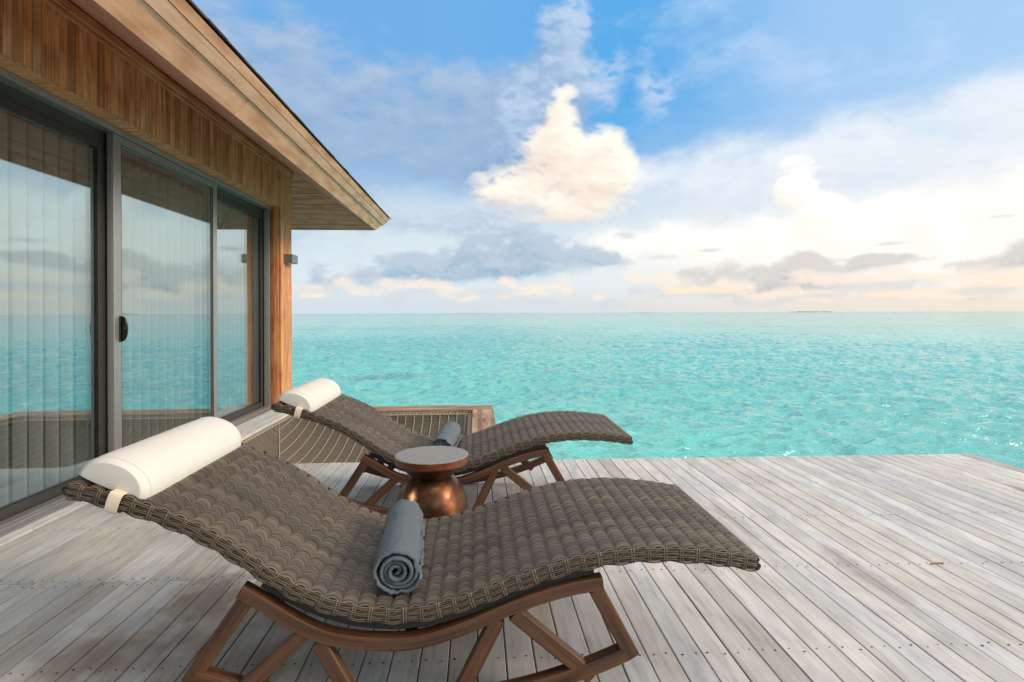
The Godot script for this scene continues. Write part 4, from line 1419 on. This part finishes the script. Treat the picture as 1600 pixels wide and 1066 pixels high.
func towel(label: String, length: float, R: float, sd: int) -> Node3D:
	var T := thing("rolled_towel", label, "towel", Transform3D(), "rolled towels on the loungers")
	var g := Geo.new()
	var wob := noise(sd * 17, 3.0, 3)
	var fold := noise(sd * 29, 9.0, 3)
	var turns := 4.3
	var nseg := 190
	var nl := 48
	var thick := 0.0098
	var gap := (R - 0.010) / turns
	# outer face, inner face of the ribbon and its two ends
	for face in 2:
		var b := g.v.size()
		for l in nl + 1:
			var t := l / float(nl)
			for i in nseg + 1:
				var a := TAU * turns * i / nseg
				var rr := 0.010 + gap * a / TAU
				if face == 1: rr -= thick * (0.9 if i > nseg - 4 else 1.0)
				rr = maxf(rr, 0.002)
				var outer := smoothstep(turns - 1.1, turns - 0.9, a / TAU)
				var ang := a + 0.15 * turns + (-1.05 - TAU * turns)
				var crease := (0.0065 * wob.get_noise_2d(t * 2.2, cos(ang)) + 0.0050 * fold.get_noise_2d(t * 4.2 + 0.25 * ang, sin(ang) * 0.35)) * outer
				rr *= 1.0 + 0.018 * sin(t * 7.0 + sd) + 0.022 * sin(2.0 * ang + sd) * smoothstep(0.0, turns, a / TAU)
				rr += gap * 0.22 * sin(a * 0.83 + sd) * (1.0 - outer)
				rr += crease
				# ends: the turns are not flush
				var lip := 0.006 * sin(a * 0.7 + sd) + 0.004 * wob.get_noise_2d(a * 0.6, 3.0)
				var z := (t - 0.5) * length + (lip if l == 0 or l == nl else 0.0)
				var y := sin(ang) * rr
				if y < 0.0: y *= 0.95
				g.vert(Vector3(cos(ang) * rr * 1.03, y, z), Vector3(cos(ang), sin(ang), 0) * (1.0 if face == 0 else -1.0), Vector2(a * 0.05, t * length))
		for l in nl:
			for i in nseg:
				var q := b + l * (nseg + 1) + i
				g.quad(q, q + 1, q + nseg + 2, q + nseg + 1)
	var half := (nl + 1) * (nseg + 1)
	for l in [0, nl]:
		var zdir := -1.0 if l == 0 else 1.0
		# rounded lip across the ribbon's thickness
		var b := g.v.size()
		for i in nseg + 1:
			var p := g.v[l * (nseg + 1) + i]; var q := g.v[half + l * (nseg + 1) + i]
			g.vert(p, Vector3(p.x, p.y, zdir * 0.03).normalized(), Vector2(i * 0.02, 0))
			g.vert((p + q) * 0.5 + Vector3(0, 0, zdir * 0.004), Vector3(0, 0, zdir), Vector2(i * 0.02, 0.01))
			g.vert(q, (Vector3(-p.x, -p.y, zdir * 0.03)).normalized(), Vector2(i * 0.02, 0.02))
		for i in nseg:
			for k in 2:
				var q := b + i * 3 + k
				g.quad(q, q + 1, q + 4, q + 3)
	# the free end of the cloth on the outside
	for i in [nseg]:
		for l in nl:
			var a := g.v[l * (nseg + 1) + i]; var c := g.v[(l + 1) * (nseg + 1) + i]
			var d := g.v[half + (l + 1) * (nseg + 1) + i]; var e := g.v[half + l * (nseg + 1) + i]
			g.patch(a, c, d, e, Vector3(-a.y, a.x, 0))
	put("cloth", g.mesh(), M.towel, T)
	return T

# ---------------------------------------------------------------- stool, twig
func build_small() -> void:
	var t := thing("side_table", "round hourglass side table with glossy copper base between the loungers", "side table", at(-0.212, 0, -2.66))
	var top := Geo.new()
	top.lathe(PackedVector2Array([Vector2(0.0, 0.4425), Vector2(0.160, 0.4425), Vector2(0.1685, 0.4415), Vector2(0.1705, 0.4390)]), 96)
	put("table_top", top.mesh(), M.top, t)
	var rim := Geo.new()
	rim.lathe(PackedVector2Array([Vector2(0.1705, 0.4388), Vector2(0.171, 0.436), Vector2(0.171, 0.410), Vector2(0.1695, 0.4065), Vector2(0.166, 0.405), Vector2(0.10, 0.405)]), 96)
	put("rim", rim.mesh(), M.top_rim, t)
	var neck := Geo.new()
	neck.lathe(PackedVector2Array([Vector2(0.155, 0.4045), Vector2(0.148, 0.398), Vector2(0.128, 0.378), Vector2(0.106, 0.356), Vector2(0.094, 0.346), Vector2(0.092, 0.340)]), 80)
	put("neck", neck.mesh(), M.top_rim_dark, t)
	var base := Geo.new()
	base.lathe(PackedVector2Array([Vector2(0.088, 0.345), Vector2(0.098, 0.341), Vector2(0.110, 0.332), Vector2(0.126, 0.314), Vector2(0.142, 0.286), Vector2(0.157, 0.252), Vector2(0.166, 0.212), Vector2(0.170, 0.170), Vector2(0.168, 0.120), Vector2(0.160, 0.070), Vector2(0.148, 0.025), Vector2(0.142, 0.006), Vector2(0.135, 0.001), Vector2(0.0, 0.001)]), 96)
	put("base", base.mesh(), M.bronze, t)
	var w := Geo.new()
	w.tube([Vector3(-0.036, 0.005, 0.004), Vector3(-0.012, 0.006, 0.001), Vector3(0.014, 0.005, -0.002), Vector3(0.030, 0.004, -0.002)], 0.0026, 6)
	tag(put("twig", w.mesh(), mat("orange_twig", Color(0.58, 0.40, 0.26), 0.85), self, at(1.995, 0.0, -2.343)), "short orange brown twig lying on the deck boards at the right", "twig")
